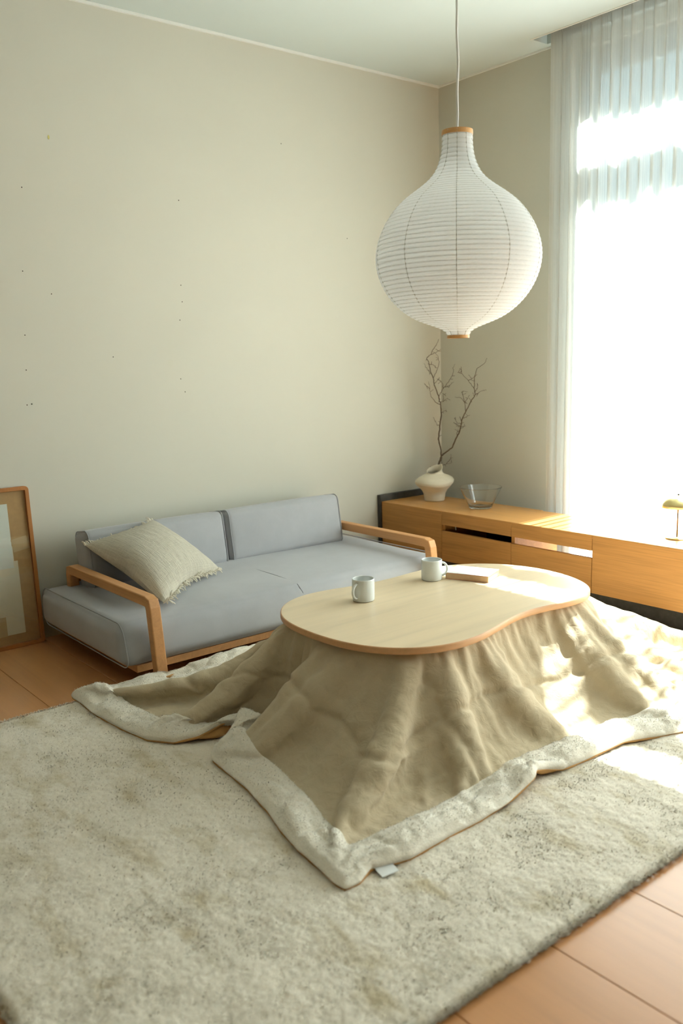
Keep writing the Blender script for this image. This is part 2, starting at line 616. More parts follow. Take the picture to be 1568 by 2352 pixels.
def rrect(a, b, r, n=6):
    """rounded rectangle path, half sizes a b"""
    pts = []
    for cx, cy, a0 in ((a - r, b - r, 0), (-(a - r), b - r, PI / 2), (-(a - r), -(b - r), PI), (a - r, -(b - r), 1.5 * PI)):
        for k in range(n + 1):
            t = a0 + PI / 2 * k / n
            pts.append((cx + r * math.cos(t), cy + r * math.sin(t)))
    return pts

def chaikin(P, it=2, closed=True):
    P = np.array(P, float)
    for _ in range(it):
        if closed:
            Q = np.roll(P, -1, 0)
            P = np.stack([0.75 * P + 0.25 * Q, 0.25 * P + 0.75 * Q], 1).reshape(-1, P.shape[1])
        else:
            A, B = P[:-1], P[1:]
            I = np.stack([0.75 * A + 0.25 * B, 0.25 * A + 0.75 * B], 1).reshape(-1, P.shape[1])
            P = np.concatenate([P[:1], I, P[-1:]])
    return P

def sweep_rect(path, w, t, r=0.006):
    """rectangular bar swept along a path lying in a plane x = const; w along x, t in the plane; path given as (y, z)"""
    P = np.array(path, float)
    m = len(P)
    D = np.diff(P, axis=0)
    D /= np.linalg.norm(D, axis=1)[:, None]
    prof = rrect(w / 2, t / 2, r, 3)
    V = []
    for i in range(m):
        d0 = D[max(i - 1, 0)]
        d1 = D[min(i, m - 2)]
        n0 = np.array([-d0[1], d0[0]])
        n1 = np.array([-d1[1], d1[0]])
        nn = n0 + n1
        nn /= np.linalg.norm(nn)
        sc = 1.0 / max(0.3, nn @ n0)
        for (a, b) in prof:
            q = P[i] + nn * b * sc
            V.append((a, q[0], q[1]))
    n = len(prof)
    F = []
    for i in range(m - 1):
        for j in range(n):
            k = (j + 1) % n
            F.append((i * n + j, (i + 1) * n + j, (i + 1) * n + k, i * n + k))
    F.append(tuple(range(n)))
    F.append(tuple((m - 1) * n + j for j in range(n - 1, -1, -1)))
    return np.array(V), F

# ------------------------------------------------------------------ the room
RX0, RY0, H = -6.0, -6.6, 2.9
floor = structure(box('floor', RX0, 0.0, RY0, 0.0, -0.12, -0.02, 'rug_back'), 'orange-brown wooden board floor of the room', 'floor')
PW = 0.3035
plank_me = None
x_edge = -2.415
xs = []
xx = x_edge
while xx < 0:
    xx += PW
x_hi = xx
x = x_hi
while x > RX0:
    a, b = max(x - PW, RX0), min(x, 0.0)
    xs.append((a, b))
    x -= PW
bm = bmesh.new()
bmesh.ops.create_cube(bm, size=1.0)
for v in bm.verts:
    v.co = Vector((v.co.x * (PW - 0.0016), v.co.y * 6.6, v.co.z * 0.02))
top_edges = [e for e in bm.edges if all(v.co.z > 0 for v in e.verts)]
bmesh.ops.bevel(bm, geom=top_edges, offset=0.0012, segments=1, affect='EDGES')
pl0 = bm_obj('plank', bm, 'floor', floor)
for k, (a, b) in enumerate(xs):
    if b - a < 0.05:
        continue
    o = pl0 if k == 0 else link(pl0.copy(), floor)
    o.parent = floor
    wdt = (b - a) / PW
    o.scale = (wdt, 1, 1)
    o.location = Vector(((a + b) / 2, -3.3, -0.01)) - floor.location

wl = structure(box('wall_left', RX0 - 0.15, 0.15, 0.0, 0.15, -0.12, 3.3, 'wall'), 'plain cream painted wall behind the grey sofa', 'wall')
holes = [(-2.631, 2.062), (-1.847, 2.074), (-1.862, 1.662), (-1.879, 1.489), (-1.894, 1.194), (-1.873, 1.127), (-2.255, 1.312), (-2.536, 1.603), (-2.675, 1.418), (-2.683, 1.262), (-2.693, 1.104), (-2.671, 1.107), (-1.205, 2.42), (-0.76, 1.956), (-1.86, 1.58), (-2.66, 1.70)]
V, F = lathe([(0.0, -0.0006), (0.0026, -0.0006), (0.0026, 0.002), (0.0, 0.002)], 8)
h0 = None
for (hx, hz) in holes:
    if h0 is None:
        h0 = mesh_obj('pin_hole', V, F, 'hole', wl)
        o = h0
    else:
        o = link(h0.copy(), wl)
    o.rotation_euler = (PI / 2, 0, 0)
    o.location = Vector((hx, 0.0005, hz)) - wl.location
st = mesh_obj('paint_stain', *lathe([(0.0, -0.0005), (0.006, -0.0005), (0.006, 0.002), (0.0, 0.002)], 10), 'stain', wl)
st.rotation_euler = (PI / 2, 0, 0)
st.scale = (0.7, 1.6, 1)
st.location = Vector((-2.49, 0.0005, 2.29)) - wl.location

# right wall with the tall window opening
WY0, WY1, WZ0, WZ1 = -0.985, -4.4, 0.03, 2.83
bm = bmesh.new()
def bx(bm, x0, x1, y0, y1, z0, z1):
    r = bmesh.ops.create_cube(bm, size=1.0)
    for v in r['verts']:
        v.co = Vector(((x0 + x1) / 2 + v.co.x * abs(x1 - x0), (y0 + y1) / 2 + v.co.y * abs(y1 - y0), (z0 + z1) / 2 + v.co.z * abs(z1 - z0)))
bx(bm, 0, 0.18, 0, WY0, -0.12, 3.3)
bx(bm, 0, 0.18, WY1, RY0 - .15, -0.12, 3.3)
bx(bm, 0, 0.18, WY0, WY1, WZ1, 3.3)
bx(bm, 0, 0.18, WY0, WY1, -0.12, WZ0)
structure(bm_obj('wall_right', bm, 'wall'), 'cream painted wall holding the tall window', 'wall')
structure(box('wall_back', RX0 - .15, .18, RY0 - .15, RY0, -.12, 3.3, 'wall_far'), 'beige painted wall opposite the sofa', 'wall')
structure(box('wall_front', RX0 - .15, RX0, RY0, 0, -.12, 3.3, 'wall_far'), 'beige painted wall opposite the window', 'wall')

# ceiling with a recessed curtain box
bm = bmesh.new()
RCX0, RCX1, RCY = -0.172, -0.045, -0.855
bx(bm, RX0 - .15, RCX0, RY0 - .15, 0.15, H, H + .3)
bx(bm, RCX1, 0.18, RY0 - .15, 0.15, H, H + .3)
bx(bm, RCX0, RCX1, RCY, 0.15, H, H + .3)
bx(bm, RCX0, RCX1, RY0 - .15, RCY, H + .11, H + .3)
structure(bm_obj('ceiling', bm, 'ceiling'), 'flat white ceiling with a recessed curtain slot', 'ceiling')
structure(box('trim_1', RX0, 0, -0.012, 0, H - 0.012, H, 'trim_white'), 'thin white cove strip above the sofa wall', 'trim')
structure(box('trim_2', -0.010, 0, WY0 + 0.02, -0.012, H - 0.010, H, 'trim_white'), 'thin white cove strip above the window wall', 'trim')
t3 = structure(box('trim_3', RCX0 - 0.008, RCX0, RY0, RCY + .008, H - 0.004, H + 0.05, 'trim_white', bevel=.001), 'white lip along the recessed curtain slot', 'trim')
structure(box('baseboard_left', RX0, -0.575, -0.012, 0, 0, 0.094, 'baseboard', bevel=.002), 'beige baseboard along the sofa wall', 'baseboard')
structure(box('baseboard_right', -0.010, 0, WY0, -0.012, 0, 0.094, 'baseboard', bevel=.002), 'beige baseboard below the window wall', 'baseboard')

# window: aluminium frame, sashes and panes
win = structure(empty('window_1', (0.09, (WY0 + WY1) / 2, WZ0)), 'tall aluminium framed glass window behind sheer curtain', 'window')
def wpart(name, y0, y1, z0, z1, x0=0.06, x1=0.13, mat='alu', parent=win):
    return box(name, x0, x1, y0, y1, z0, z1, mat, parent, bevel=.003, seg=1)
wpart('frame_jamb', WY0, WY0 - .05, WZ0, WZ1, .03, .17)
wpart('frame_jamb', WY1 + .05, WY1, WZ0, WZ1, .03, .17)
wpart('frame_head', WY0 - .05, WY1 + .05, WZ1 - .06, WZ1, .03, .17)
wpart('frame_sill', WY0 - .05, WY1 + .05, WZ0, WZ0 + .04, .03, .17)
ns = 2
cuts = [WY0 - .05, -3.45, WY1 + .05]
for k in range(ns):
    ya, yb = cuts[k], cuts[k + 1]
    xo = .07 if k % 2 == 0 else .105
    s = box('sash', xo, xo + .03, ya, ya - .055, WZ0 + .04, WZ1 - .06, 'alu', win, .002, 1)
    box('sash', xo, xo + .03, yb + .055, yb, WZ0 + .04, WZ1 - .06, 'alu', win, .002, 1)
    box('sash', xo, xo + .03, ya - .055, yb + .055, WZ1 - .12, WZ1 - .06, 'alu', win, .002, 1)
    box('sash', xo, xo + .03, ya - .055, yb + .055, WZ0 + .04, WZ0 + .11, 'alu', win, .002, 1)
    g = mesh_obj('pane', [(0, ya - .05, WZ0 + .1), (0, yb + .05, WZ0 + .1), (0, yb + .05, WZ1 - .11), (0, ya - .05, WZ1 - .11)], [(0, 1, 2, 3)], 'pane', win)
    g.location = Vector((xo + .015, 0, 0)) - win.location

# outside: paving, neighbour facade, scalloped awning
structure(box('ground_outside', 0.18, 60, -40, 40, -0.5, -0.15, 'paving'), 'grey paving outside the window', 'ground')
nb = empty('neighbour_building', (7.0, -2, -0.15))
box('wall', 7.0, 9, -14, 12, -0.15, 6.6, 'facade', nb)
box('roof', 6.8, 9.2, -14.2, 12.2, 6.6, 6.8, 'charcoal', nb)
tag(nb, 'grey rendered building across the paving outside the window', 'building')

aw = empty('awning', (0.2, -2.5, 4.2))
AX, SH = 1.0, 1.327
def z_at(zc):               # height at the awning of the sun ray that meets the curtain at zc
    return zc + (AX + 0.1) * SH
def scallop(name, ztop, zbot, stop, sbot, x=AX, parent=aw):
    ys = np.linspace(0.8, -6.2, 700)
    per = 0.185
    w = np.abs(np.sin(PI * ys / per)) ** 0.8
    jit = 0.012 * np.sin(ys * 3.1) + 0.010 * np.sin(ys * 7.7 + 1)
    zt = ztop + (stop * w + jit if stop else 0 * w)
    zb = zbot + sbot * (-w) + sbot + jit
    V, F = [], []
    for k in range(len(ys)):
        for dx in (0, 0.003):
            V += [(x + dx, ys[k], zt[k]), (x + dx, ys[k], zb[k])]
    for k in range(len(ys) - 1):
        a, b = 4 * k, 4 * k + 4
        F += [(a, b, b + 1, a + 1), (a + 2, a + 3, b + 3, b + 2), (a, a + 2, b + 2, b), (a + 1, b + 1, b + 3, a + 3)]
    V = np.array(V) - np.array(aw.location)
    return mesh_obj(name, V, F, 'awning', parent)
Z1, Z2, Z3 = z_at(2.44), z_at(2.185), z_at(1.975)
scallop('valance', Z1 + 0.35, Z1, 0, 0.04)
scallop('lower_valance', Z2, Z3, 0.035, 0.045)
V = np.array([(0.18, .8, Z1 + .75), (0.18, -6.2, Z1 + .75), (AX, -6.2, Z1 + .35), (AX, .8, Z1 + .35)])
V = np.concatenate([V, V + np.array([0, 0, .004])]) - np.array(aw.location)
mesh_obj('canopy', V, [(0, 1, 2, 3), (7, 6, 5, 4), (0, 4, 5, 1), (1, 5, 6, 2), (2, 6, 7, 3), (3, 7, 4, 0)], 'awning', aw)
for yy in (.75, -6.15):
    V, F = tube([(AX, yy, Z3 + .02), (AX, yy, Z1 + .35)], .01, 8)
    mesh_obj('bracket', V - np.array(aw.location), F, 'alu', aw)
tag(aw, 'grey canvas awning with scalloped valances outside the window', 'awning')

# ------------------------------------------------------------------ sheer curtain
def curtain():
    y0, y1 = -0.925, -4.9
    zt, zb = 2.985, 0.025
    nu, nz = 1500, 40
    s = np.linspace(0, 1, nu)
    rr = np.random.default_rng(3)
    per = 0.118
    npl = int((y0 - y1) / per)
    ph = s * npl
    cyc = np.floor(ph).astype(int)
    f = ph - cyc
    amp = 0.75 + 0.5 * rr.random(npl + 2)
    sk = 0.9 * (rr.random(npl + 2) - 0.5)
    wv = rr.random(npl + 2)
    # warp so that each pleat is a flat panel plus a tight fold
    Vs, UV = [], []
    for iz in range(nz):
        t = iz / (nz - 1)            # 0 top, 1 bottom
        z = zt + (zb - zt) * t
        g = 0.35 + 0.65 * min(1, t * 3.5)
        a = np.interp(ph, np.arange(npl + 2), amp)
        k = np.interp(ph, np.arange(npl + 2), sk)
        d = 2 * PI * f
        fold = np.where(f > 0.62, np.sin((f - 0.62) / 0.38 * 2 * PI), 0.0)
        hump = np.where(f > 0.62, np.sin((f - 0.62) / 0.38 * PI) ** 2, 0.0)
        broad = np.sin(d + k * 2) * 0.010
        spread = 0.024 + 0.006 * t
        y = y0 + (y1 - y0) * s + fold * spread * a + k * 0.016 * t * np.sin(t * 3 + cyc)
        x = -0.105 + broad * g + hump * (0.030 * g + 0.012) * a
        x += 0.006 * np.sin(ph * 0.9 + t * 2.5)
        Vs.append(np.stack([x, y, np.full(nu, z)], -1))
        UV.append(np.stack([s * 4.0 * 1.6, np.full(nu, t)], -1))
    V = np.concatenate(Vs)
    uv = np.concatenate(UV)
    i = np.arange(nz - 1)[:, None] * nu + np.arange(nu - 1)[None]
    F = np.stack([i, i + nu, i + nu + 1, i + 1], -1).reshape(-1, 4)
    root = empty('curtain', (-0.105, (y0 + y1) / 2, 0.0))
    loc = np.array(root.location)
    mesh_obj('sheer_panel', V - loc, F, 'voile', root, True, uv=uv)
    # narrow rear overlap at the stack edge: leading hem folded double
    ys = np.array([0, -.012, -.03, -.055, -.075, -.095])
    xs_ = np.array([-.100, -.088, -.094, -.086, -.096, -.10])
    V, UVs = [], []
    for z in np.linspace(zt, zb, 12):
        for a, b in zip(xs_, ys):
            V.append((a, y0 + b, z))
            UVs.append((-b * 2.0 + 20, 0.5))
    nn = len(ys)
    F = [(r * nn + c, (r + 1) * nn + c, (r + 1) * nn + c + 1, r * nn + c + 1) for r in range(11) for c in range(nn - 1)]
    mesh_obj('side_hem', np.array(V) - loc, F, 'voile', root, True, uv=np.array(UVs))
    # heading tape
    V = np.array([(x_, y_, z_) for z_ in (zt - .075, zt) for x_, y_ in ((-.100, y0), (-.100, y1), (-.098, y1), (-.098, y0))]) - loc
    mesh_obj('heading_tape', V, [(0, 1, 5, 4), (1, 2, 6, 5), (2, 3, 7, 6), (3, 0, 4, 7)], 'voile', root, uv=np.array([(c * 3.0, 0.2) for c in range(8)]))
    tag(root, 'floor-length white sheer striped curtain in pinched pleats', 'curtain')
    rail = box('curtain_rail', -0.112, -0.092, -5.2, -0.88, 2.99, 3.006, 'trim_white', None, .002, 1)
    tag(rail, 'slim white curtain rail inside the ceiling slot', 'curtain rail')
curtain()

# ------------------------------------------------------------------ rug
def rug():
    x0, x1, y0, y1 = -3.705, -0.705, -2.985, -0.925
    root = empty('rug', ((x0 + x1) / 2, (y0 + y1) / 2, 0))
    loc = np.array(root.location)
    box('backing', x0 + .01, x1 - .01, y0 + .01, y1 - .01, 0.0005, 0.006, 'rug_back', root)
    nx, ny = 560, 400
    X, Y = np.meshgrid(np.linspace(x0, x1, nx), np.linspace(y0, y1, ny))
    r = np.random.default_rng(11)
    def smooth_noise(cx, cy):
        g = r.random((cy + 3, cx + 3))
        u = np.linspace(0, cx, nx)
        v = np.linspace(0, cy, ny)
        iu, iv = u.astype(int), v.astype(int)
        fu, fv = u - iu, v - iv
        fu = fu * fu * (3 - 2 * fu)
        fv = fv * fv * (3 - 2 * fv)
        a = g[np.ix_(iv, iu)] * (1 - fu) + g[np.ix_(iv, iu + 1)] * fu
        b = g[np.ix_(iv + 1, iu)] * (1 - fu) + g[np.ix_(iv + 1, iu + 1)] * fu
        return a * (1 - fv)[:, None] + b * fv[:, None]
    d = np.minimum.reduce([X - x0, x1 - X, Y - y0, y1 - Y])
    edge = np.clip(d / 0.02, 0, 1)
    Z = 0.003 + 0.013 * np.sqrt(edge) + edge * (0.004 * (smooth_noise(36, 26) - .5) + 0.0025 * (smooth_noise(150, 110) - .5) + 0.0022 * (r.random((ny, nx)) - .5))
    jx = (r.random((ny, nx)) - .5) * .004
    jy = (r.random((ny, nx)) - .5) * .004
    V = np.stack([X + jx + np.where(d < .004, (r.random((ny, nx)) - .5) * .010, 0), Y + jy + np.where(d < .004, (r.random((ny, nx)) - .5) * .010, 0), Z], -1).reshape(-1, 3) - loc
    i = np.arange(ny - 1)[:, None] * nx + np.arange(nx - 1)[None]
    F = np.stack([i, i + 1, i + nx + 1, i + nx], -1).reshape(-1, 4)
    pile = mesh_obj('pile', V, F, 'rug', root, True)
    pile['kind'] = 'stuff'
    nb = 330000
    bx_, by_ = r.uniform(x0, x1, nb), r.uniform(y0, y1, nb)
    keep = ~((bx_ > -2.72) & (by_ > -2.38) & (by_ < -1.02)) & ~((bx_ > -1.3) & (by_ > -2.5))
    bx_, by_ = bx_[keep], by_[keep]
    ne = 9000
    ex = np.concatenate([r.uniform(x0, x1, ne), np.full(3000, x0), r.uniform(x0, x1, 6000)])
    ey = np.concatenate([np.full(ne, y0), r.uniform(y0, y1, 3000), np.full(6000, y1)])
    eo = np.concatenate([np.tile([0, -1.0], (ne, 1)), np.tile([-1.0, 0], (3000, 1)), np.tile([0, 1.0], (6000, 1))])
    ez = r.uniform(.004, .014, len(ex))
    bz_ = np.full(len(bx_), .0125)
    nap = np.stack([np.full(len(bx_), -.25), np.full(len(bx_), -.35)], -1) + r.normal(0, .75, (len(bx_), 2))
    D1 = np.concatenate([nap, np.full((len(bx_), 1), .75)], 1)
    D2 = np.concatenate([eo * .8 + r.normal(0, .5, (len(ex), 2)), np.full((len(ex), 1), .45)], 1)
    Pb = np.concatenate([np.stack([bx_, by_, bz_], -1), np.stack([ex, ey, ez], -1)])
    Db = np.concatenate([D1, D2])
    Db /= np.linalg.norm(Db, axis=1)[:, None]
    up = np.array([0, 0, 1.0]) + Db * .35
    up /= np.linalg.norm(up, axis=1)[:, None]
    tufts = tri_obj('tufts', blades(Pb - loc, Db, .0085, .0024, 5, up), 'rug', root, up)
    tufts['kind'] = 'stuff'
    tag(root, 'large cream short-pile wool rug on the wooden floor', 'rug')
    return root
rug()

# ------------------------------------------------------------------ sofa
def sofa():
    root = empty('sofa', (-1.835, -0.5, 0))
    L = Vector(root.location)
    def put(name, vf, mat, loc, rot=(0, 0, 0), parent=root, smooth=True):
        o = mesh_obj(name, vf[0], vf[1], mat, parent, smooth)
        o.location = Vector(loc) - parent_loc(parent)
        o.rotation_euler = rot
        return o
    box('platform', -2.672, -0.995, -0.915, -0.06, 0.055, 0.085, 'oak_sofa', root, .002)
    for fx in (-2.4, -1.27):
        for fy in (-0.75, -0.2):
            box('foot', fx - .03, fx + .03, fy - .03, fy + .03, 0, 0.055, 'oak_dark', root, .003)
    # seat cushion
    sx, sy, sz = 1.80, 0.86, 0.172
    vf = rounded_box(sx, sy, sz, 0.048, (60, 30, 5), (0.010, 0.016, 0.016))
    V = vf[0]
    # centre seam pulls a shallow groove, soft waviness in the cover
    top = V[:, 2] > 0
    g = np.exp(-(V[:, 0] / 0.012) ** 2)
    V[:, 2] -= np.where(top, g * 0.004, 0)
    V[:, 1] += np.where(V[:, 1] < -sy / 2 + .03, g * 0.004, 0)
    V[:, 2] += np.where(top, 0.003 * np.sin(V[:, 0] * 7 + 1) * np.sin(V[:, 1] * 9), 0)
    lean = lambda y, z: np.where(y < 0, (np.abs(y) / (sy / 2)) ** 3 * (z / (sz / 2)) * 0.024, 0)
    V[:, 1] += lean(V[:, 1], V[:, 2])
    seat = put('seat_cushion', vf, 'sofa', (-1.835, -0.49, 0.172))
    for s in (-1, 1):
        loop = rrect(sy / 2 + .002, sz / 2 + .001, 0.048, 8)
        pts = [(s * (sx / 2 - 0.018), a, b + (0.005 * (1 - (a / (sy / 2)) ** 4) if b > 0 else 0)) for a, b in loop]
        pts = [(a, b + float(lean(b, c)), c) for a, b, c in pts]
        put('piping', tube(pts, 0.0028, 6, True), 'sofa_pipe', (-1.835, -0.49, 0.172), parent=seat)
    pts = [(0, y, sz / 2 + 0.0160 * (1 - (y / (sy / 2)) ** 4) - .0038) for y in np.linspace(sy / 2 - .03, -sy / 2 + .03, 24)]
    pts += [(0, -sy / 2 - 0.016 * (1 - (z / (sz / 2)) ** 2) + .0042, z) for z in np.linspace(sz / 2 - .03, -sz / 2 + .03, 6)]
    pts = [(a, b + float(lean(b, c)), c) for a, b, c in pts]
    put('seam', tube(pts, 0.0022, 6), 'sofa_under', (-1.835, -0.49, 0.172), parent=seat)
    # backrest cushions
    for cx in (-2.2035, -1.4525):
        bw, bt, bh = 0.742, 0.15, 0.272
        vf = rounded_box(bw, bt, bh, 0.034, (26, 5, 10), (0.004, 0.012, 0.005))
        b = put('backrest_cushion', vf, 'sofa', (cx, -0.205, 0.383), (math.radians(-9), 0, 0))
        for s in (-1, 1):
            loop = rrect(bt / 2 - .0005, bh / 2 + .000, 0.034, 6)
            pts = [(s * (bw / 2 - 0.014), a, c) for a, c in loop]
            put('piping', tube(pts, 0.003, 6, True), 'sofa_pipe', parent_loc(b), parent=b)
    # arms: one bent oak bar each, back leg - arm rail - front leg
    for s, x in ((-1, -2.603), (1, -1.052)):
        zt = 0.343
        path = [(-0.145, 0.055), (-0.145, zt - 0.028), (-0.150, zt - .006), (-0.172, zt)]
        path += [(-0.918, zt), (-0.940, zt - .006), (-0.948, zt - 0.026), (-0.984, 0.023)]
        vf = sweep_rect(path, 0.046, 0.043, 0.005)
        put('armrest', vf, 'oak_sofa', (x, 0, 0), smooth=False)
    box('back_rail', -2.58, -1.075, -0.125, -0.098, 0.27, 0.33, 'oak_sofa', root, .004)
    tag(root, 'low grey sofa with an oak frame and two back cushions', 'sofa')
sofa()

# ------------------------------------------------------------------ throw pillow
def pillow():
    Bt = np.array([-2.485, -0.815, 0.288])
    Rt = np.array([-2.010, -0.490, 0.292])
    Lt = np.array([-2.585, -0.270, 0.470])
    Tp = np.array([-2.245, -0.285, 0.542])
    n = 56
    u = np.linspace(0, 1, n)
    U, W = np.meshgrid(u, u)                 # U from Bt to Rt, W from Bt to Lt
    def shrink(t):
        return t
    P = (1 - U)[..., None] * (1 - W)[..., None] * Bt + U[..., None] * (1 - W)[..., None] * Rt + (1 - U)[..., None] * W[..., None] * Lt + U[..., None] * W[..., None] * Tp
    N = np.cross(Rt - Bt, Lt - Bt)
    N += np.cross(Tp - Lt, Tp - Rt)
    N /= np.linalg.norm(N)
    if N[1] > 0:
        N = -N
    # straight edges bow inward between the corners
    c = P.mean((0, 1))
    bow = 0.05 * (np.abs(2 * U - 1) * 0 + 1)
    eu = np.minimum(U, 1 - U)
    ew = np.minimum(W, 1 - W)
    pull = 0.04 * ((4 * W * (1 - W)) * np.exp(-eu * 6) + (4 * U * (1 - U)) * np.exp(-ew * 6))
    dirc = c - P
    P = P + dirc / (np.linalg.norm(dirc, axis=-1)[..., None] + 1e-6) * pull[..., None]
    th = 0.105 * (np.clip(16 * U * (1 - U) * W * (1 - W), 0, 1)) ** 0.42
    wr = np.zeros_like(th)
    r = np.random.default_rng(5)
    for k in range(26):                      # crinkles fanning across the weave
        a = r.normal(0, .35)
        f0 = r.uniform(25, 70)
        wr += np.sin((U * math.cos(a) + W * math.sin(a)) * f0 + r.uniform(0, 6)) * r.uniform(.3, 1)
    th_f = th + wr * 0.00028 * np.clip(th / 0.04, 0, 1)
    front = P + N * th_f[..., None]
    back = P - N * (th * 0.75)[..., None]
    root = empty('throw_pillow', tuple((Bt + Rt) / 2))
    loc = np.array(root.location)
    idx = np.arange(n * n).reshape(n, n)
    Vv = np.concatenate([front.reshape(-1, 3), back.reshape(-1, 3)]) - loc
    uv = np.concatenate([np.stack([U, W], -1).reshape(-1, 2)] * 2)
    a = idx[:-1, :-1].ravel(); b = idx[:-1, 1:].ravel(); c2 = idx[1:, 1:].ravel(); d = idx[1:, :-1].ravel()
    F = [tuple(q) for q in np.stack([a, b, c2, d], -1)] + [tuple(q) for q in np.stack([d, c2, b, a], -1) + n * n]
    mesh_obj('pillow_cover', Vv, F, 'gauze', root, True, uv=uv)
    # fringes along two opposite edges
    def fringe(edge, outward, up):
        parts = []
        m = 120
        for k in range(m):
            t = (k + r.uniform(-.4, .4)) / m * (len(edge) - 1)
            t = min(max(t, 0), len(edge) - 1.001)
            i = int(t)
            p = edge[i] * (1 - (t - i)) + edge[i + 1] * (t - i)
            ln = r.uniform(.018, .034)
            dv = outward + r.normal(0, .35, 3)
            dv /= np.linalg.norm(dv)
            sid = r.normal(0, .006, 3)
            pts = [p - outward * .004, p + dv * ln * .5 + up * .002 + sid * .5, p + dv * ln * .8 + sid - np.array([0, 0, .004]), p + dv * ln - np.array([0, 0, .009]) + sid]
            parts.append(tube(pts, [0.0030, .0030, .0026, .0016], 5))
        return join_parts(parts)
    e1 = P[0, :, :] - loc
    o1 = -(Lt - Bt)
    o1 = o1 / np.linalg.norm(o1)
    f1 = mesh_obj('fringe', *fringe(e1, o1 * .65 + N * .75, N), 'fringe', root)
    e2 = P[-1, :, :] - loc
    f2 = mesh_obj('fringe', *fringe(e2, -o1, N), 'fringe', root)
    f1['kind'] = 'stuff'
    f2['kind'] = 'stuff'
    tag(root, 'cream crinkled gauze cushion with fringed edges on the sofa', 'pillow')
pillow()

# ------------------------------------------------------------------ leaning picture
def picture():
    w, h, t = 0.53, 0.738, 0.026
    root = empty('picture_frame', (-2.731 - w / 2, -0.078, 0.001))
    root.rotation_euler = (-math.atan2(0.05, h), 0, 0)
    def pb(name, x0, x1, z0, z1, y0, y1, mat, bevel=0.0):
        o = box(name, x0, x1, y0, y1, z0, z1, mat, None, bevel)
        o.parent = root
        return o
    fw = 0.018
    outer = [(a, b + h / 2) for a, b in rrect(w / 2, h / 2, 0.018, 6)]
    inner = [(a, b + h / 2) for a, b in rrect(w / 2 - fw, h / 2 - fw, 0.003, 6)]
    n = len(outer)
    V, F = [], []
    for y in (0.0, t):
        V += [(a, y, b) for a, b in outer] + [(a, y, b) for a, b in inner]
    for j in range(n):
        k = (j + 1) % n
        F += [(j, k, n + k, n + j), (2 * n + j, 3 * n + j, 3 * n + k, 2 * n + k), (j, 2 * n + j, 2 * n + k, k), (n + j, n + k, 3 * n + k, 3 * n + j)]
    o = mesh_obj('frame', V, F, 'ash_frame', root)
    bv = o.modifiers.new('bevel', 'BEVEL')
    bv.width = .002
    bv.segments = 2
    bv.limit_method = 'ANGLE'
    pb('backing', -w / 2 + fw, w / 2 - fw, fw, h - fw, .016, .020, 'kraft')
    R = w / 2                                 # right-hand side, measured inward
    pb('print_sheet', -R + .05, R - .098, .062, .47, .0145, .0158, 'sheet')
    pb('print_sheet', -R + .05, R - .082, .062, .40, .0138, .0145, 'sheet')
    pb('print_sheet', -R + .04, R - .102, .37, .665, .0128, .0138, 'sheet_pale')
    pb('print_sheet', -R + .09, R - .165, .06, .15, .0118, .0128, 'sheet_tan')
    o = pb('print_sheet', R - .100, R - .026, .445, .505, .0126, .0136, 'sheet_tan')
    o.rotation_euler = (0, -.16, 0)
    pb('glazing', -w / 2 + fw, w / 2 - fw, fw, h - fw, .008, .0095, 'acrylic')
    tag(root, 'oak-framed paper collage print leaning against the cream wall', 'picture')
picture()

# ------------------------------------------------------------------ sideboard
def sideboard():
    xf, xb, zt = -0.565, -0.185, 0.395
    ys = [-0.034, -0.549, -1.061, -1.567, -2.08]
    root = empty('sideboard', (-0.38, -1.05, 0))
    B = lambda *a, **k: box(*a, parent=root, **k)
    ft = 0.018
    box('end_panel', xf - 0.008, -0.02, -0.004, -0.033, 0, 0.434, 'charcoal', root, .001)
    box('end_panel', xf + 0.002, xb, -2.081, -2.10, 0.0, zt, 'charcoal', root, .001)
    box('top_panel', xf + 0.001, xb, ys[0], ys[-1], zt - .020, zt, 'oak_cabtop', root, .0008, 1)
    box('back_strip', xb, xb + .014, ys[0], -0.962, zt - .016, zt + .001, 'oak_cabtop', root, .0008, 1)
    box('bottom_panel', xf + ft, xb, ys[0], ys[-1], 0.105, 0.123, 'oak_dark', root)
    box('plinth', xf + 0.055, xb - .03, ys[0] - .0, ys[-1], 0.0, 0.1045, 'charcoal', root)
    g = 0.0015
    zs0, zs1 = 0.280, 0.3165
    def front(name, k, z0, z1):
        return box(name, xf - .0005, xf + ft, ys[k] - g, ys[k + 1] + g, z0, z1, 'oak_cab', root, .0012, 1)
    for k in (0, 3):
        front('door', k, 0.105, zt - .0015)
    for k in (1, 2):
        front('drawer', k, zs1, zt - .0015)
        front('drawer', k, 0.105, zs0)
        box('slot_ceiling', xf + ft, xb, ys[k] - .012, ys[k + 1] + .012, zs1 + .0005, zs1 + .014, 'oak_cab', root)
    for k in range(5):
        a = 0.0 if k == 0 else .011
        b = 0.0 if k == 4 else .011
        box('divider', xf + ft, xb, ys[k] + (a if k else -.001), ys[k] - .011 if k < 4 else ys[k] + .0, .123, zt - .020, 'oak_cab', root)
    for k in (0, 3):
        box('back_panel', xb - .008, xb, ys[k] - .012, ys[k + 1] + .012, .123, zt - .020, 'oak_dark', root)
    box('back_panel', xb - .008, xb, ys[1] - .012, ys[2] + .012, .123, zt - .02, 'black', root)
    # a cable end inside the closed slot
    V, F = tube([(-.50, -.60, .281), (-.50, -.598, .30), (-.49, -.59, .312)], .003, 6)
    mesh_obj('cable', V - np.array(root.location), F, 'cord', root)
    tag(root, 'long low oak sideboard with a charcoal end panel and plinth', 'sideboard')
    return zt
ZT = sideboard()

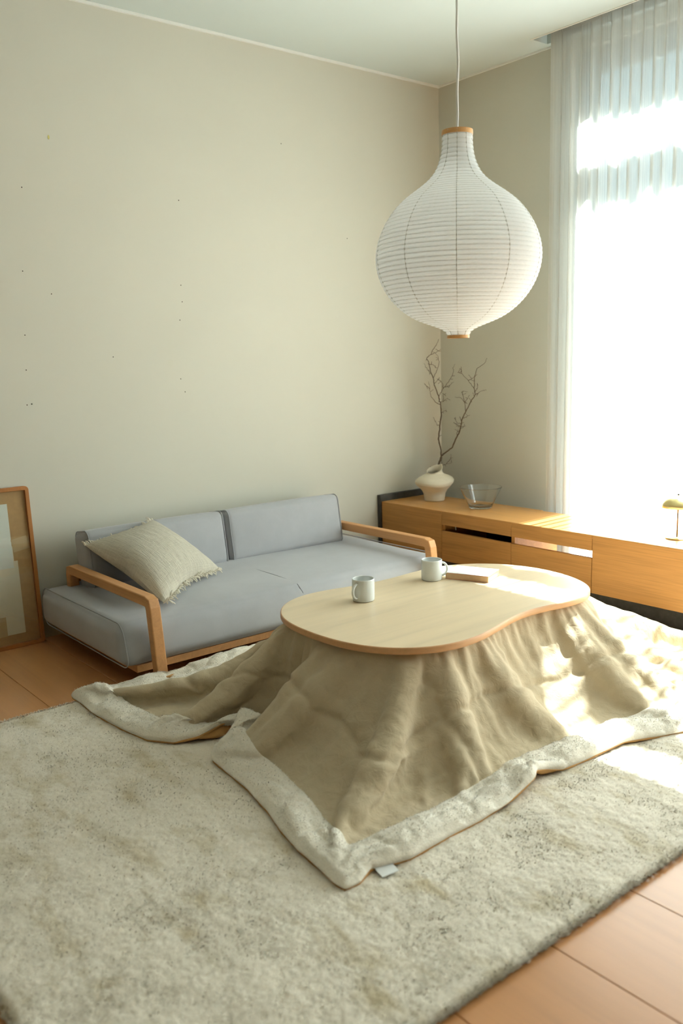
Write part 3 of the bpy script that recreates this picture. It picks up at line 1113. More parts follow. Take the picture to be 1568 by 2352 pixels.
# ------------------------------------------------------------------ vase, branch, bowl, lamp
def vase():
    cx, cy = -0.315, -0.245
    prof = [(0.0, 0.0), (0.058, 0.0), (0.062, 0.004), (0.064, 0.02), (0.068, 0.045), (0.078, 0.065), (0.098, 0.085), (0.114, 0.103), (0.117, 0.117), (0.110, 0.132), (0.092, 0.146), (0.070, 0.157), (0.054, 0.166), (0.046, 0.177), (0.0455, 0.190), (0.049, 0.200), (0.0465, 0.201), (0.042, 0.190), (0.042, 0.177), (0.05, 0.16), (0.08, 0.14), (0.100, 0.118), (0.08, 0.08), (0.055, 0.045), (0.05, 0.012), (0.0, 0.010)]
    p = np.array(prof)
    seg = []
    for i in range(len(p) - 1):
        for t in np.linspace(0, 1, 3, endpoint=False):
            seg.append(p[i] * (1 - t) + p[i + 1] * t)
    seg.append(p[-1])
    V, F = lathe(seg, 72)
    # hand-built asymmetry: oval body, skewed neck, torn slanting lip
    z = V[:, 2].copy()
    right = np.array(CR); right[2] = 0; right /= np.linalg.norm(right)
    fwd = np.array([-right[1], right[0], 0])
    a = V @ right
    b = V @ fwd
    sw = np.clip((z - 0.13) / 0.07, 0, 1)
    ang = np.arctan2(b, a)
    body = np.exp(-((z - 0.11) / 0.045) ** 2)
    a = a * (1 + 0.03 * body * np.cos(2 * ang + .6))
    z = z + body * 0.008 * np.sin(ang * 2 + 1.0) + body * 0.006 * (a / 0.11)
    lip = np.clip((z - 0.165) / 0.035, 0, 1)
    z = z + lip * (0.013 * np.clip(a / 0.045, -1, 1) + 0.017 * np.clip(b / 0.045, -1, 1) - 0.008 + 0.010 * np.exp(-((ang - .3) / .4) ** 2))
    a = a + sw * 0.002
    V = a[:, None] * right + b[:, None] * fwd + np.stack([0 * z, 0 * z, z], -1)
    o = mesh_obj('vase', V, F, 'stoneware', None, True, loc=(cx, cy, ZT))
    tag(o, 'squat cream stoneware vase with a torn lip on the sideboard', 'vase')
vase()
BR={'main':[(-0.231,-0.182,0.551),(-0.215,-0.184,0.603),(-0.203,-0.196,0.652)],
'A':[(-0.203,-0.196,0.652),(-0.206,-0.195,0.700),(-0.218,-0.187,0.765),(-0.213,-0.194,0.838),(-0.207,-0.203,0.924),(-0.212,-0.202,0.979),(-0.220,-0.196,1.029),(-0.244,-0.180,1.100),(-0.248,-0.178,1.140),(-0.261,-0.169,1.175),(-0.270,-0.163,1.229),(-0.280,-0.157,1.265),(-0.261,-0.172,1.283),(-0.255,-0.177,1.305),(-0.234,-0.195,1.341),(-0.225,-0.204,1.374)],
'A2':[(-0.254,-0.184,1.142),(-0.239,-0.205,1.194),(-0.235,-0.215,1.233),(-0.243,-0.217,1.267),(-0.258,-0.211,1.289),(-0.279,-0.200,1.298)],
'A3':[(-0.266,-0.175,1.170),(-0.279,-0.157,1.190),(-0.290,-0.140,1.230)],
'A4':[(-0.224,-0.201,1.030),(-0.202,-0.215,1.074),(-0.183,-0.226,1.098),(-0.161,-0.239,1.132),(-0.144,-0.250,1.176),(-0.145,-0.244,1.200),(-0.131,-0.251,1.220)],
'A5':[(-0.217,-0.204,0.977),(-0.237,-0.179,0.995),(-0.252,-0.159,1.030),(-0.253,-0.151,1.075),(-0.255,-0.142,1.120)],
'A5b':[(-0.269,-0.167,1.074),(-0.288,-0.140,1.106)],
'A6':[(-0.216,-0.206,0.992),(-0.205,-0.224,0.997),(-0.195,-0.243,1.016)],
'A6b':[(-0.203,-0.216,0.995),(-0.213,-0.226,1.034),(-0.209,-0.247,1.047)],
'A7':[(-0.209,-0.207,0.926),(-0.172,-0.213,0.944)],
'A8':[(-0.269,-0.181,1.283),(-0.238,-0.198,1.297),(-0.212,-0.210,1.313)],
'A9':[(-0.246,-0.188,1.110),(-0.214,-0.197,1.138)],
'A10':[(-0.206,-0.219,1.076),(-0.214,-0.224,1.104),(-0.237,-0.216,1.134)],
'A11':[(-0.196,-0.227,1.083),(-0.164,-0.235,1.094),(-0.134,-0.241,1.113)],
'A12':[(-0.215,-0.197,0.846),(-0.225,-0.180,0.853),(-0.224,-0.173,0.878)],
'A13':[(-0.240,-0.199,1.201),(-0.263,-0.194,1.221),(-0.286,-0.189,1.224)],
'B':[(-0.223,-0.216,0.660),(-0.208,-0.252,0.689),(-0.194,-0.284,0.715),(-0.201,-0.315,0.763),(-0.205,-0.353,0.814),(-0.220,-0.385,0.871),(-0.229,-0.400,0.897),(-0.233,-0.433,0.942),(-0.239,-0.478,1.001),(-0.239,-0.511,1.040),(-0.268,-0.533,1.093),(-0.295,-0.558,1.148),(-0.308,-0.589,1.195),(-0.292,-0.630,1.223),(-0.296,-0.655,1.253)],
'B2':[(-0.248,-0.511,1.080),(-0.301,-0.516,1.127),(-0.356,-0.517,1.171),(-0.384,-0.536,1.209)],
'B2b':[(-0.343,-0.505,1.170),(-0.373,-0.498,1.176)],
'B3':[(-0.224,-0.498,1.039),(-0.225,-0.530,1.056),(-0.224,-0.560,1.068)],
'B3b':[(-0.226,-0.499,1.041),(-0.230,-0.525,1.087),(-0.240,-0.530,1.111)],
'B4':[(-0.225,-0.423,0.943),(-0.245,-0.435,0.996),(-0.269,-0.428,1.025),(-0.293,-0.401,1.031)],
'B4b':[(-0.250,-0.440,0.993),(-0.278,-0.447,1.045),(-0.282,-0.447,1.062),(-0.249,-0.462,1.061)],
'B4c':[(-0.252,-0.441,0.996),(-0.265,-0.486,1.036)],
'B5':[(-0.219,-0.391,0.896),(-0.219,-0.413,0.904),(-0.212,-0.446,0.919)],
'B6':[(-0.210,-0.375,0.865),(-0.224,-0.352,0.870),(-0.240,-0.347,0.903)],
'B7':[(-0.206,-0.364,0.845),(-0.216,-0.344,0.859),(-0.225,-0.325,0.874)],
'B8':[(-0.203,-0.366,0.845),(-0.194,-0.397,0.850)],
'B9':[(-0.203,-0.331,0.796),(-0.194,-0.333,0.833)],
'B10':[(-0.294,-0.510,1.127),(-0.266,-0.529,1.145)],
'C':[(-0.258,-0.152,0.590),(-0.215,-0.173,0.591),(-0.163,-0.201,0.602),(-0.128,-0.217,0.610)],
'C2':[(-0.177,-0.215,0.605),(-0.153,-0.227,0.636),(-0.144,-0.225,0.646)],
'C3':[(-0.206,-0.193,0.595),(-0.194,-0.196,0.643)],
'C4':[(-0.153,-0.235,0.614),(-0.153,-0.230,0.642)]}
def branch():
    root_p = np.array(BR['main'][0])
    root = empty('branch', tuple(root_p))
    r = np.random.default_rng(9)
    rad = {'main': (0.0075, 0.0065), 'A': (0.0046, 0.0011), 'B': (0.0048, 0.0011)}
    parts = {}
    def wig(P, amp, sub=5):
        P = np.array(P, float)
        Q = []
        for i in range(len(P) - 1):
            for t in np.linspace(0, 1, sub, endpoint=False):
                q = P[i] * (1 - t) + P[i + 1] * t
                if t > 0:
                    q = q + r.normal(0, amp, 3)
                Q.append(q)
        Q.append(P[-1])
        return np.array(Q)
    extra = []
    for k, P in BR.items():
        if k == 'main':
            P = [tuple(np.array(P[0]) + np.array([-.012, -.008, -.10])), *P]
        r0, r1 = rad.get(k, (0.0018, 0.0008))
        Q = wig(P, 0.0012 if k in rad else 0.0018)
        R = np.linspace(r0, r1, len(Q)) * (1 + 0.15 * r.random(len(Q)))
        parts[k] = [tube(Q, R, 7)]
        # short spur twigs and buds
        nsp = {'A': 9, 'B': 12, 'main': 0}.get(k, 2)
        for s in range(nsp):
            i = r.integers(2, len(Q))
            d = r.normal(0, 1, 3)
            d /= np.linalg.norm(d)
            ln = r.uniform(.006, .022)
            parts[k].append(tube([Q[i], Q[i] + d * ln * .5, Q[i] + d * ln + np.array([0, 0, ln * .3])], [.0016, .0013, .0009], 5))
            e = Q[i] + d * ln + np.array([0, 0, ln * .3])
            parts[k].append(tube([e, e + d * .002, e + d * .005, e + d * .007], [.001, .0017, .0014, .0004], 5))
    groups = {'stem': ['main', 'A', 'B']}
    V, F = join_parts(sum([parts[k] for k in groups['stem']], []))
    mesh_obj('stem', V - root_p, F, 'bark', root, True)
    for k in parts:
        if k in groups['stem']:
            continue
        V, F = join_parts(parts[k])
        mesh_obj('twig', V - root_p, F, 'bark', root, True)
    tag(root, 'bare forked twiggy branch standing in the cream vase', 'branch')
branch()

def bowl():
    key = [(0.0, 0.0), (0.060, 0.0), (0.0645, 0.0012), (0.0672, 0.004), (0.0685, 0.010), (0.0725, 0.020), (0.0765, 0.028), (0.1215, 0.1185), (0.1229, 0.1212), (0.1230, 0.1226), (0.1222, 0.1234), (0.1206, 0.1228), (0.1192, 0.1200), (0.0735, 0.0285), (0.0690, 0.0205), (0.0630, 0.0155), (0.055, 0.0125), (0.0, 0.0115)]
    prof = []
    for a, b in zip(key[:-1], key[1:]):
        for t in np.linspace(0, 1, 8, endpoint=False):
            prof.append((a[0] * (1 - t) + b[0] * t, a[1] * (1 - t) + b[1] * t))
    prof.append(key[-1])
    V, F = lathe(prof, 96)
    o = mesh_obj('glass_bowl', V, F, 'glass', None, True, loc=(-0.335, -0.640, ZT + .0005))
    tag(o, 'clear flared glass bowl beside the vase on the sideboard', 'bowl')
bowl()

def lamp():
    root = empty('table_lamp', (-0.362, -1.893, ZT))
    def lp(name, prof, mat, n=48, smooth=True):
        V, F = lathe(prof, n)
        return mesh_obj(name, V, F, mat, root, smooth)
    lp('base', [(0, 0.0), (0.052, 0.0), (0.053, 0.002), (0.052, 0.005), (0.004, 0.007), (0, 0.007)], 'brass')
    lp('stem', [(0, .006), (0.0036, .006), (0.0036, .185), (0, .185)], 'brass_dark', 16)
    lp('shade', [(0.074, 0.148), (0.0755, 0.149), (0.071, 0.166), (0.061, 0.183), (0.044, 0.197), (0.024, 0.204), (0.0, 0.206), (0.0, 0.203), (0.022, 0.201), (0.042, 0.194), (0.058, 0.181), (0.068, 0.165), (0.073, 0.149), (0.074, 0.148)], 'brass')
    lp('switch_knob', [(0, .204), (.0045, .204), (.0045, .210), (.003, .212), (0, .212)], 'charcoal', 16)
    tag(root, 'small brass dome table lamp on the sunlit sideboard', 'lamp')
lamp()

# ------------------------------------------------------------------ paper lantern
def lantern():
    S = 0.285 / 675
    pr = [(95, 122), (150, 119), (200, 121), (250, 126), (300, 137), (350, 155), (400, 180), (450, 218), (500, 274), (550, 345), (600, 418), (650, 478), (700, 524), (750, 562), (800, 594), (850, 620), (900, 641), (950, 657), (1000, 668), (1060, 675), (1100, 673), (1150, 667), (1200, 655), (1250, 638), (1300, 615), (1350, 586), (1400, 550), (1450, 505), (1500, 448), (1550, 374), (1580, 310), (1605, 240), (1630, 165), (1650, 118), (1665, 98), (1680, 91), (1700, 90)]
    zc = 1.612
    yc = 1060
    root = empty('pendant_lamp', (-1.822, -1.872, zc))
    ty = np.array([a for a, b in pr], float)
    tr = np.array([b for a, b in pr], float)
    def rad(y):
        return np.interp(y, ty, tr) * S
    # smooth profile by dense sampling
    yy = np.linspace(95, 1700, 600)
    rr_ = rad(yy)
    ker = np.ones(25) / 25
    pad = np.pad(rr_, 12, mode='edge')
    rs = np.convolve(pad, ker, 'valid')
    arc = np.concatenate([[0], np.cumsum(np.hypot(np.diff(yy) * S, np.diff(rs)))])
    nrib = 58
    pitch = arc[-1] / nrib
    # paper: bulges between ribs
    A = np.linspace(0, arc[-1], nrib * 6 + 1)
    y2 = np.interp(A, arc, yy)
    r2 = np.interp(A, arc, rs)
    nr = np.gradient(r2, A)
    nz_ = np.gradient(-(y2 - yc) * S, A)
    sag = np.abs(np.sin(PI * A / pitch)) ** 0.9 * 0.0017
    prof = np.stack([r2 + nr * 0 - nz_ * sag, -(y2 - yc) * S + nr * sag], -1)
    V, F = lathe(prof, 96)
    mesh_obj('paper_shade', V, F, 'paper', root, True)
    for k in range(nrib + 1):
        a = k * pitch
        z = -(np.interp(a, arc, yy) - yc) * S
        r_ = np.interp(a, arc, rs) - 0.0005
        t = np.linspace(0, 2 * PI, 72, endpoint=False)
        V, F = tube(np.stack([r_ * np.cos(t), r_ * np.sin(t), np.full(72, z)], -1), 0.0009, 4, True)
        mesh_obj('rib', V, F, 'rib', root)
    for k in range(10):
        t = 2 * PI * (k + .18) / 10
        P = np.stack([(r2 + 0.0006) * math.cos(t), (r2 + 0.0006) * math.sin(t), -(y2 - yc) * S], -1)[::4]
        V, F = tube(P, 0.0013, 5)
        mesh_obj('upright_cord', V, F, 'rib', root)
    for (ya, yb, r_) in ((88, 125, 0.0525), (1690, 1722, 0.0388)):
        z0, z1 = -(yb - yc) * S, -(ya - yc) * S
        V, F = lathe([(r_ - .0035, z0), (r_, z0), (r_ + .0006, (z0 + z1) / 2), (r_, z1), (r_ - .0035, z1), (r_ - .0035, z0)], 64)
        o = mesh_obj('top_ring' if ya < 500 else 'bottom_ring', V, F, 'ring_wood', root, False)
    # bulb holder, bulb, spider arms and flex
    ztop = -(100 - yc) * S
    for k in range(3):
        t = 2 * PI * k / 3
        V, F = tube([(0, 0, ztop), (0.05 * math.cos(t), 0.05 * math.sin(t), ztop)], .0015, 6)
        mesh_obj('spider_arm', V, F, 'cord', root)
    V, F = lathe([(0, ztop + .01), (.018, ztop + .01), (.02, ztop - .05), (0, ztop - .05)], 24)
    mesh_obj('bulb_holder', V, F, 'cord', root, True)
    V, F = lathe([(0, ztop - .05), (.014, ztop - .05), (.02, ztop - .075), (.03, ztop - .1), (.026, ztop - .125), (0, ztop - .137)], 24)
    mesh_obj('bulb', V, F, 'bulb', root, True)
    zz = np.linspace(ztop, H - zc, 40)
    t = np.linspace(0, 1, 40)
    P = np.stack([0.004 * np.sin(t * 9) * (1 - t) + .002 * np.sin(t * 31), 0.003 * np.cos(t * 8) * (1 - t), zz], -1)
    V, F = tube(P, 0.0042, 8)
    mesh_obj('flex', V, F, 'cord', root, True)
    V, F = lathe([(0, H - zc), (.05, H - zc), (.05, H - zc - .01), (.04, H - zc - .03), (0, H - zc - .03)], 32)
    mesh_obj('ceiling_rose', V, F, 'cord', root, True)
    tag(root, 'white onion-shaped ribbed paper pendant lantern hanging above the table', 'pendant lamp')
lantern()

# ------------------------------------------------------------------ low heated table
TZ = 0.39
TABLE = [(-2.431,-1.576),(-2.360,-1.499),(-2.275,-1.444),(-2.197,-1.424),(-2.098,-1.436),(-2.011,-1.460),(-1.880,-1.476),(-1.783,-1.476),(-1.670,-1.466),(-1.617,-1.461),(-1.520,-1.469),(-1.444,-1.501),(-1.366,-1.558),(-1.297,-1.647),(-1.267,-1.742),(-1.256,-1.848),(-1.284,-1.979),(-1.318,-2.061),(-1.360,-2.114),(-1.403,-2.149),(-1.462,-2.179),(-1.535,-2.192),(-1.589,-2.184),(-1.661,-2.163),(-1.740,-2.154),(-1.820,-2.160),(-1.912,-2.179),(-2.010,-2.205),(-2.099,-2.227),(-2.175,-2.231),(-2.245,-2.221),(-2.301,-2.199),(-2.348,-2.169),(-2.387,-2.131),(-2.429,-2.076),(-2.458,-2.003),(-2.474,-1.910),(-2.476,-1.794),(-2.465,-1.691),(-2.448,-1.616)]
def resample(P, n):
    P = np.array(P, float)
    Q = np.concatenate([P, P[:1]])
    d = np.concatenate([[0], np.cumsum(np.linalg.norm(np.diff(Q, axis=0), axis=1))])
    t = np.linspace(0, d[-1], n, endpoint=False)
    return np.stack([np.interp(t, d, Q[:, k]) for k in range(P.shape[1])], -1)
OUT = resample(TABLE, 256)
fz = np.fft.fft(OUT[:, 0] + 1j * OUT[:, 1])
k = np.fft.fftfreq(256, 1 / 256)
fz *= np.exp(-(np.abs(k) / 9.0) ** 4)
zz = np.fft.ifft(fz)
OUT = np.stack([zz.real, zz.imag], -1)
if 0.5 * np.sum(OUT[:, 0] * np.roll(OUT[:, 1], -1) - np.roll(OUT[:, 0], -1) * OUT[:, 1]) < 0:
    OUT = OUT[::-1]
TC = OUT.mean(0)

def inset(P, d):
    T = np.roll(P, -1, 0) - np.roll(P, 1, 0)
    T /= np.linalg.norm(T, axis=1)[:, None]
    N = np.stack([-T[:, 1], T[:, 0]], -1)          # inward for ccw
    return P + N * d

def table():
    root = empty('kotatsu_table', (TC[0], TC[1], 0))
    loc = np.array([TC[0], TC[1], 0])
    n = len(OUT)
    th = 0.024
    rings = [(0.004, TZ), (0.0012, TZ - .0012), (0.0, TZ - .004), (0.0, TZ - th + .006), (0.002, TZ - th + .002), (0.006, TZ - th)]
    V = [np.concatenate([inset(OUT, d), np.full((n, 1), z)], 1) for d, z in rings]
    V = np.concatenate(V) - loc
    Ftop = [tuple(range(n))]
    F = []
    for i in range(len(rings) - 1):
        for j in range(n):
            kk = (j + 1) % n
            F.append((i * n + j, (i + 1) * n + j, (i + 1) * n + kk, i * n + kk))
    F.append(tuple((len(rings) - 1) * n + j for j in range(n - 1, -1, -1)))
    o = mesh_obj('tabletop', V, Ftop + F, 'table', root)
    o.data.materials.append(MAT['table_edge'])
    for pl in o.data.polygons:
        if pl.index > 0:
            pl.material_index = 1
            if len(pl.vertices) == 4:
                pl.use_smooth = True
    # heater frame and legs below the quilt
    fr = inset(OUT, .07)
    V = np.concatenate([np.concatenate([fr, np.full((n, 1), z)], 1) for z in (.30, .335)]) - loc
    F = [(j, (j + 1) % n, n + (j + 1) % n, n + j) for j in range(n)] + [tuple(range(n - 1, -1, -1)), tuple(range(n, 2 * n))]
    mesh_obj('heater_frame', V, F, 'oak_sofa', root)
    for (lx, ly) in ((-2.25, -1.60), (-1.45, -1.62), (-2.25, -2.05), (-1.47, -2.02)):
        box('leg', lx - .022, lx + .022, ly - .022, ly + .022, .0215, .30, 'oak_sofa', root, .004)
    tag(root, 'pale oak kidney-shaped low table draped with a quilt', 'table')
table()

# ------------------------------------------------------------------ draped quilt: a small cloth solver
FX0, FX1, FY0, FY1 = -2.99, -0.60, -2.74, -0.66
RUGZ = 0.019

def hem_target(fx, fy):
    """where a point of the quilt's hem rests, from its place on the flat cloth"""
    # control points per edge: (fraction, x, y, z)
    FR = [(0, -2.94, -2.547, .022), (.02, -2.90, -2.549, .022), (.042, -2.848, -2.530, .028), (.058, -2.809, -2.538, .024), (.09, -2.735, -2.555, .022), (.157, -2.585, -2.548, .022), (.21, -2.467, -2.549, .022), (.27, -2.332, -2.542, .030), (.318, -2.215, -2.532, .055), (.335, -2.18, -2.51, .060), (.355, -2.13, -2.505, .045), (.39, -2.06, -2.518, .026), (.435, -1.956, -2.521, .022), (.52, -1.767, -2.537, .03), (.57, -1.652, -2.575, .024), (.62, -1.536, -2.613, .022), (.8, -1.08, -2.68, .022), (1, -.68, -2.66, .022)]
    RB = [(0, -.68, -2.66, .022), (.25, -.625, -2.25, .022), (.5, -.61, -1.80, .022), (.75, -.62, -1.35, .022), (1, -.68, -1.01, .04)]
    BL = [(0, -.68, -1.01, .04), (.15, -1.05, -1.042, .045), (.3, -1.35, -1.00, .05), (.55, -1.98, -1.00, .07), (.72, -2.36, -1.005, .07), (.85, -2.60, -1.040, .06), (.93, -2.78, -.955, .035), (1, -2.935, -.895, .022)]
    LF = [(0, -2.935, -.895, .022), (.05, -2.933, -.985, .022), (.12, -2.938, -1.131, .022), (.21, -2.924, -1.30, .022), (.29, -2.898, -1.446, .022), (.345, -2.846, -1.535, .026), (.385, -2.785, -1.585, .045), (.42, -2.70, -1.60, .070), (.455, -2.615, -1.595, .075), (.495, -2.675, -1.645, .055), (.535, -2.78, -1.69, .032), (.565, -2.818, -1.743, .024), (.615, -2.827, -1.856, .022), (.675, -2.839, -1.983, .022), (.745, -2.868, -2.122, .022), (.805, -2.90, -2.235, .022), (.86, -2.922, -2.344, .022), (.915, -2.932, -2.444, .022), (.96, -2.942, -2.512, .022), (1, -2.94, -2.547, .022)]
    e = 1e-6
    if abs(fy - FY0) < e:
        c, t = FR, (fx - FX0) / (FX1 - FX0)
    elif abs(fx - FX1) < e:
        c, t = RB, (fy - FY0) / (FY1 - FY0)
    elif abs(fy - FY1) < e:
        c, t = BL, (FX1 - fx) / (FX1 - FX0)
    else:
        c, t = LF, (FY1 - fy) / (FY1 - FY0)
    c = np.array(c)
    arc = np.concatenate([[0], np.cumsum(np.linalg.norm(np.diff(c[:, 1:3], axis=0), axis=1) + 1e-6)])
    c[:, 0] = arc / arc[-1]                  # spread the cloth evenly along its hem
    return np.array([np.interp(t, c[:, 0], c[:, i]) for i in (1, 2, 3)])

RIM = inset(OUT, 0.030)
def sdf_rim(P):
    """signed distance (negative inside) from points to the table rim, and nearest rim point"""
    A = RIM
    out = np.empty(len(P))
    near = np.empty((len(P), 2))
    for s in range(0, len(P), 4000):
        q = P[s:s + 4000]
        d = ((q[:, None, :] - A[None]) ** 2).sum(-1)
        i = d.argmin(1)
        near[s:s + 4000] = A[i]
        out[s:s + 4000] = np.sqrt(d[np.arange(len(q)), i])
    x, y = P[:, 0], P[:, 1]
    ins = np.zeros(len(P), bool)
    B = np.roll(A, -1, 0)
    for (x0, y0), (x1, y1) in zip(A, B):
        c = (y0 > y) != (y1 > y)
        xi = x0 + (y - y0) / (y1 - y0 + 1e-12) * (x1 - x0)
        ins ^= c & (x < xi)
    return np.where(ins, -out, out), near

def drape():
    def flat(nx, ny):
        X, Y = np.meshgrid(np.linspace(FX0, FX1, nx), np.linspace(FY0, FY1, ny))
        return X, Y
    r = np.random.default_rng(21)
    ZR = TZ - 0.024 - 0.006
    P = None
    for lev, (nx, ny, iters) in enumerate(((58, 50, 260), (115, 99, 180), (229, 197, 110))):
        X, Y = flat(nx, ny)
        F2 = np.stack([X, Y], -1)
        sd, near = sdf_rim(F2.reshape(-1, 2))
        sd = sd.reshape(ny, nx)
        near = near.reshape(ny, nx, 2)
        pin = sd < 0
        hem = np.zeros((ny, nx), bool)
        hem[0] = hem[-1] = True
        hem[:, 0] = hem[:, -1] = True
        HT = np.zeros((ny, nx, 3))
        for j, i in zip(*np.nonzero(hem)):
            HT[j, i] = hem_target(X[j, i], Y[j, i])
        if P is None:
            # first guess: march from the rim straight to the hem
            P = np.zeros((ny, nx, 3))
            dx = np.minimum(X - FX0, FX1 - X)
            dy = np.minimum(Y - FY0, FY1 - Y)
            dh = np.minimum(dx, dy)
            t = np.clip(sd / (sd + dh + 1e-6), 0, 1)
            # hem target for each point: project the ray from the rim through the point on the flat hem
            for j in range(ny):
                for i in range(nx):
                    if pin[j, i]:
                        P[j, i] = (X[j, i], Y[j, i], ZR)
                    else:
                        d = np.array([X[j, i], Y[j, i]]) - TC
                        ks = []
                        if d[0] > 1e-9: ks.append((FX1 - TC[0]) / d[0])
                        if d[0] < -1e-9: ks.append((FX0 - TC[0]) / d[0])
                        if d[1] > 1e-9: ks.append((FY1 - TC[1]) / d[1])
                        if d[1] < -1e-9: ks.append((FY0 - TC[1]) / d[1])
                        kk = min(ks)
                        h = TC + d * kk
                        h = np.array([FX1 if abs(h[0] - FX1) < 1e-5 else FX0 if abs(h[0] - FX0) < 1e-5 else h[0], FY1 if abs(h[1] - FY1) < 1e-5 else FY0 if abs(h[1] - FY0) < 1e-5 else h[1]])
                        T = hem_target(*h)
                        n2 = near[j, i]
                        tt = t[j, i]
                        P[j, i, :2] = n2 * (1 - tt) + T[:2] * tt
                        P[j, i, 2] = ZR * (1 - tt) ** 1.5 + T[2] * (1 - (1 - tt) ** 1.5)
            P += r.normal(0, .004, P.shape) * (~pin & ~hem)[..., None]
        else:
            # upsample bilinearly
            oy, ox = P.shape[:2]
            u = np.linspace(0, ox - 1, nx); v = np.linspace(0, oy - 1, ny)
            iu = np.minimum(u.astype(int), ox - 2); iv = np.minimum(v.astype(int), oy - 2)
            fu = (u - iu)[None, :, None]; fv = (v - iv)[:, None, None]
            P = (P[np.ix_(iv, iu)] * (1 - fu) + P[np.ix_(iv, iu + 1)] * fu) * (1 - fv) + (P[np.ix_(iv + 1, iu)] * (1 - fu) + P[np.ix_(iv + 1, iu + 1)] * fu) * fv
            P += r.normal(0, .0012, P.shape) * (~pin & ~hem)[..., None]
        P[pin] = np.concatenate([F2[pin], np.full((pin.sum(), 1), ZR)], 1)
        P[hem] = HT[hem]
        w = np.ones((ny, nx))
        w[pin] = 0
        w[hem] = 0
        hx = (FX1 - FX0) / (nx - 1)
        hy = (FY1 - FY0) / (ny - 1)
        gx = np.gradient(sd, axis=1) / hx
        gy = np.gradient(sd, axis=0) / hy
        gl = np.hypot(gx, gy) + 1e-6
        gx, gy = gx / gl, gy / gl
        far = np.clip(sd / .03, 0, 1)
        def rest(a, b):
            d = F2[b][:min(F2[a].shape[0], F2[b].shape[0]), :min(F2[a].shape[1], F2[b].shape[1])] - F2[a][:min(F2[a].shape[0], F2[b].shape[0]), :min(F2[a].shape[1], F2[b].shape[1])]
            g0 = gx[a][:d.shape[0], :d.shape[1]]
            g1 = gy[a][:d.shape[0], :d.shape[1]]
            cr = d[..., 0] * g0 + d[..., 1] * g1
            ct = -d[..., 0] * g1 + d[..., 1] * g0
            ef = np.minimum(np.minimum(X - FX0, FX1 - X), np.minimum(Y - FY0, FY1 - Y))[a][:d.shape[0], :d.shape[1]]
            lo = 0.96 + (LOOSE - 0.96) * np.clip((ef - .10) / .14, 0, 1)
            return np.sqrt((cr * SLACK) ** 2 + (ct * lo) ** 2)
        S = slice
        cons = []
        def add(a, b, k):
            cons.append((a, b, rest(a, b), k))
        for o in (0, 1):
            add((S(None), S(o, nx - 1, 2)), (S(None), S(o + 1, nx, 2)), .9)
            add((S(o, ny - 1, 2), S(None)), (S(o + 1, ny, 2), S(None)), .9)
            add((S(o, ny - 1, 2), S(0, nx - 1)), (S(o + 1, ny, 2), S(1, nx)), .35)
            add((S(o, ny - 1, 2), S(1, nx)), (S(o + 1, ny, 2), S(0, nx - 1)), .35)
        kb = BEND[lev]
        for o in range(4):
            add((S(None), S(o, nx - 2, 4)), (S(None), S(o + 2, nx, 4)), kb)
            add((S(o, ny - 2, 4), S(None)), (S(o + 2, ny, 4), S(None)), kb)
        for o in range(8):
            if nx > 12:
                add((S(None), S(o, nx - 4, 8)), (S(None), S(o + 4, nx, 8)), kb * .6)
                add((S(o, ny - 4, 8), S(None)), (S(o + 4, ny, 8), S(None)), kb * .6)
        eflat = np.minimum(np.minimum(X - FX0, FX1 - X), np.minimum(Y - FY0, FY1 - Y))
        hz = np.zeros((ny, nx))
        for j, i in zip(*np.nonzero(eflat < .16)):
            c4 = (X[j, i] - FX0, FX1 - X[j, i], Y[j, i] - FY0, FY1 - Y[j, i])
            kk = int(np.argmin(c4))
            q = [(FX0, Y[j, i]), (FX1, Y[j, i]), (X[j, i], FY0), (X[j, i], FY1)][kk]
            hz[j, i] = hem_target(*q)[2]
        zcap = np.where(eflat < .145, np.maximum(hz, RUGZ + .004) + .008 + .07 * (eflat / .145) ** 2.2, 9.0)
        vel = np.zeros_like(P)
        for it in range(iters):
            prev = P.copy()
            P = P + vel * 0.86
            P[..., 2] -= GRAV[lev] * w
            for (a, b, L, kf) in cons:
                pa, pb = P[a], P[b]
                m = min(pa.shape[0], pb.shape[0]); m2 = min(pa.shape[1], pb.shape[1])
                pa = pa[:m, :m2]; pb = pb[:m, :m2]
                wa = w[a][:m, :m2]; wb = w[b][:m, :m2]
                d = pb - pa
                ln = np.sqrt((d * d).sum(-1)) + 1e-9
                ws = wa + wb
                c = kf * (ln - L) / ln / np.where(ws > 0, ws, 1)
                c = np.where(ws > 0, c, 0)
                if kf < .3:
                    c = np.minimum(c, 0)          # bending only pushes apart
                dd = d * c[..., None]
                P[a][:m, :m2] += dd * wa[..., None]
                P[b][:m, :m2] -= dd * wb[..., None]
            # floor
            P[..., 2] = np.where(w > 0, np.maximum(P[..., 2], RUGZ + .006), P[..., 2])
            P[..., 2] = np.where(w > 0, np.minimum(P[..., 2], zcap), P[..., 2])
            # keep cloth below the tabletop line close to the rim
            P[..., 2] = np.where(w > 0, np.minimum(P[..., 2], ZR), P[..., 2])
            vel = P - prev
            fl = P[..., 2] < RUGZ + .0075
            vel[fl, :2] *= .4
            vel *= w[..., None]
    return X, Y, sd, P

SLACK = 0.87
LOOSE = 1.10
BEND = (0.12, 0.08, 0.04)
GRAV = (0.00015, 0.00006, 0.00003)

def smooth1(n, cells, seed, closed=True):
    r = np.random.default_rng(seed)
    g = r.random(cells + 1) * 2 - 1
    if closed:
        g[-1] = g[0]
    t = np.linspace(0, cells, n)
    i = np.minimum(t.astype(int), cells - 1)
    f = t - i
    f = f * f * (3 - 2 * f)
    return g[i] * (1 - f) + g[i + 1] * f

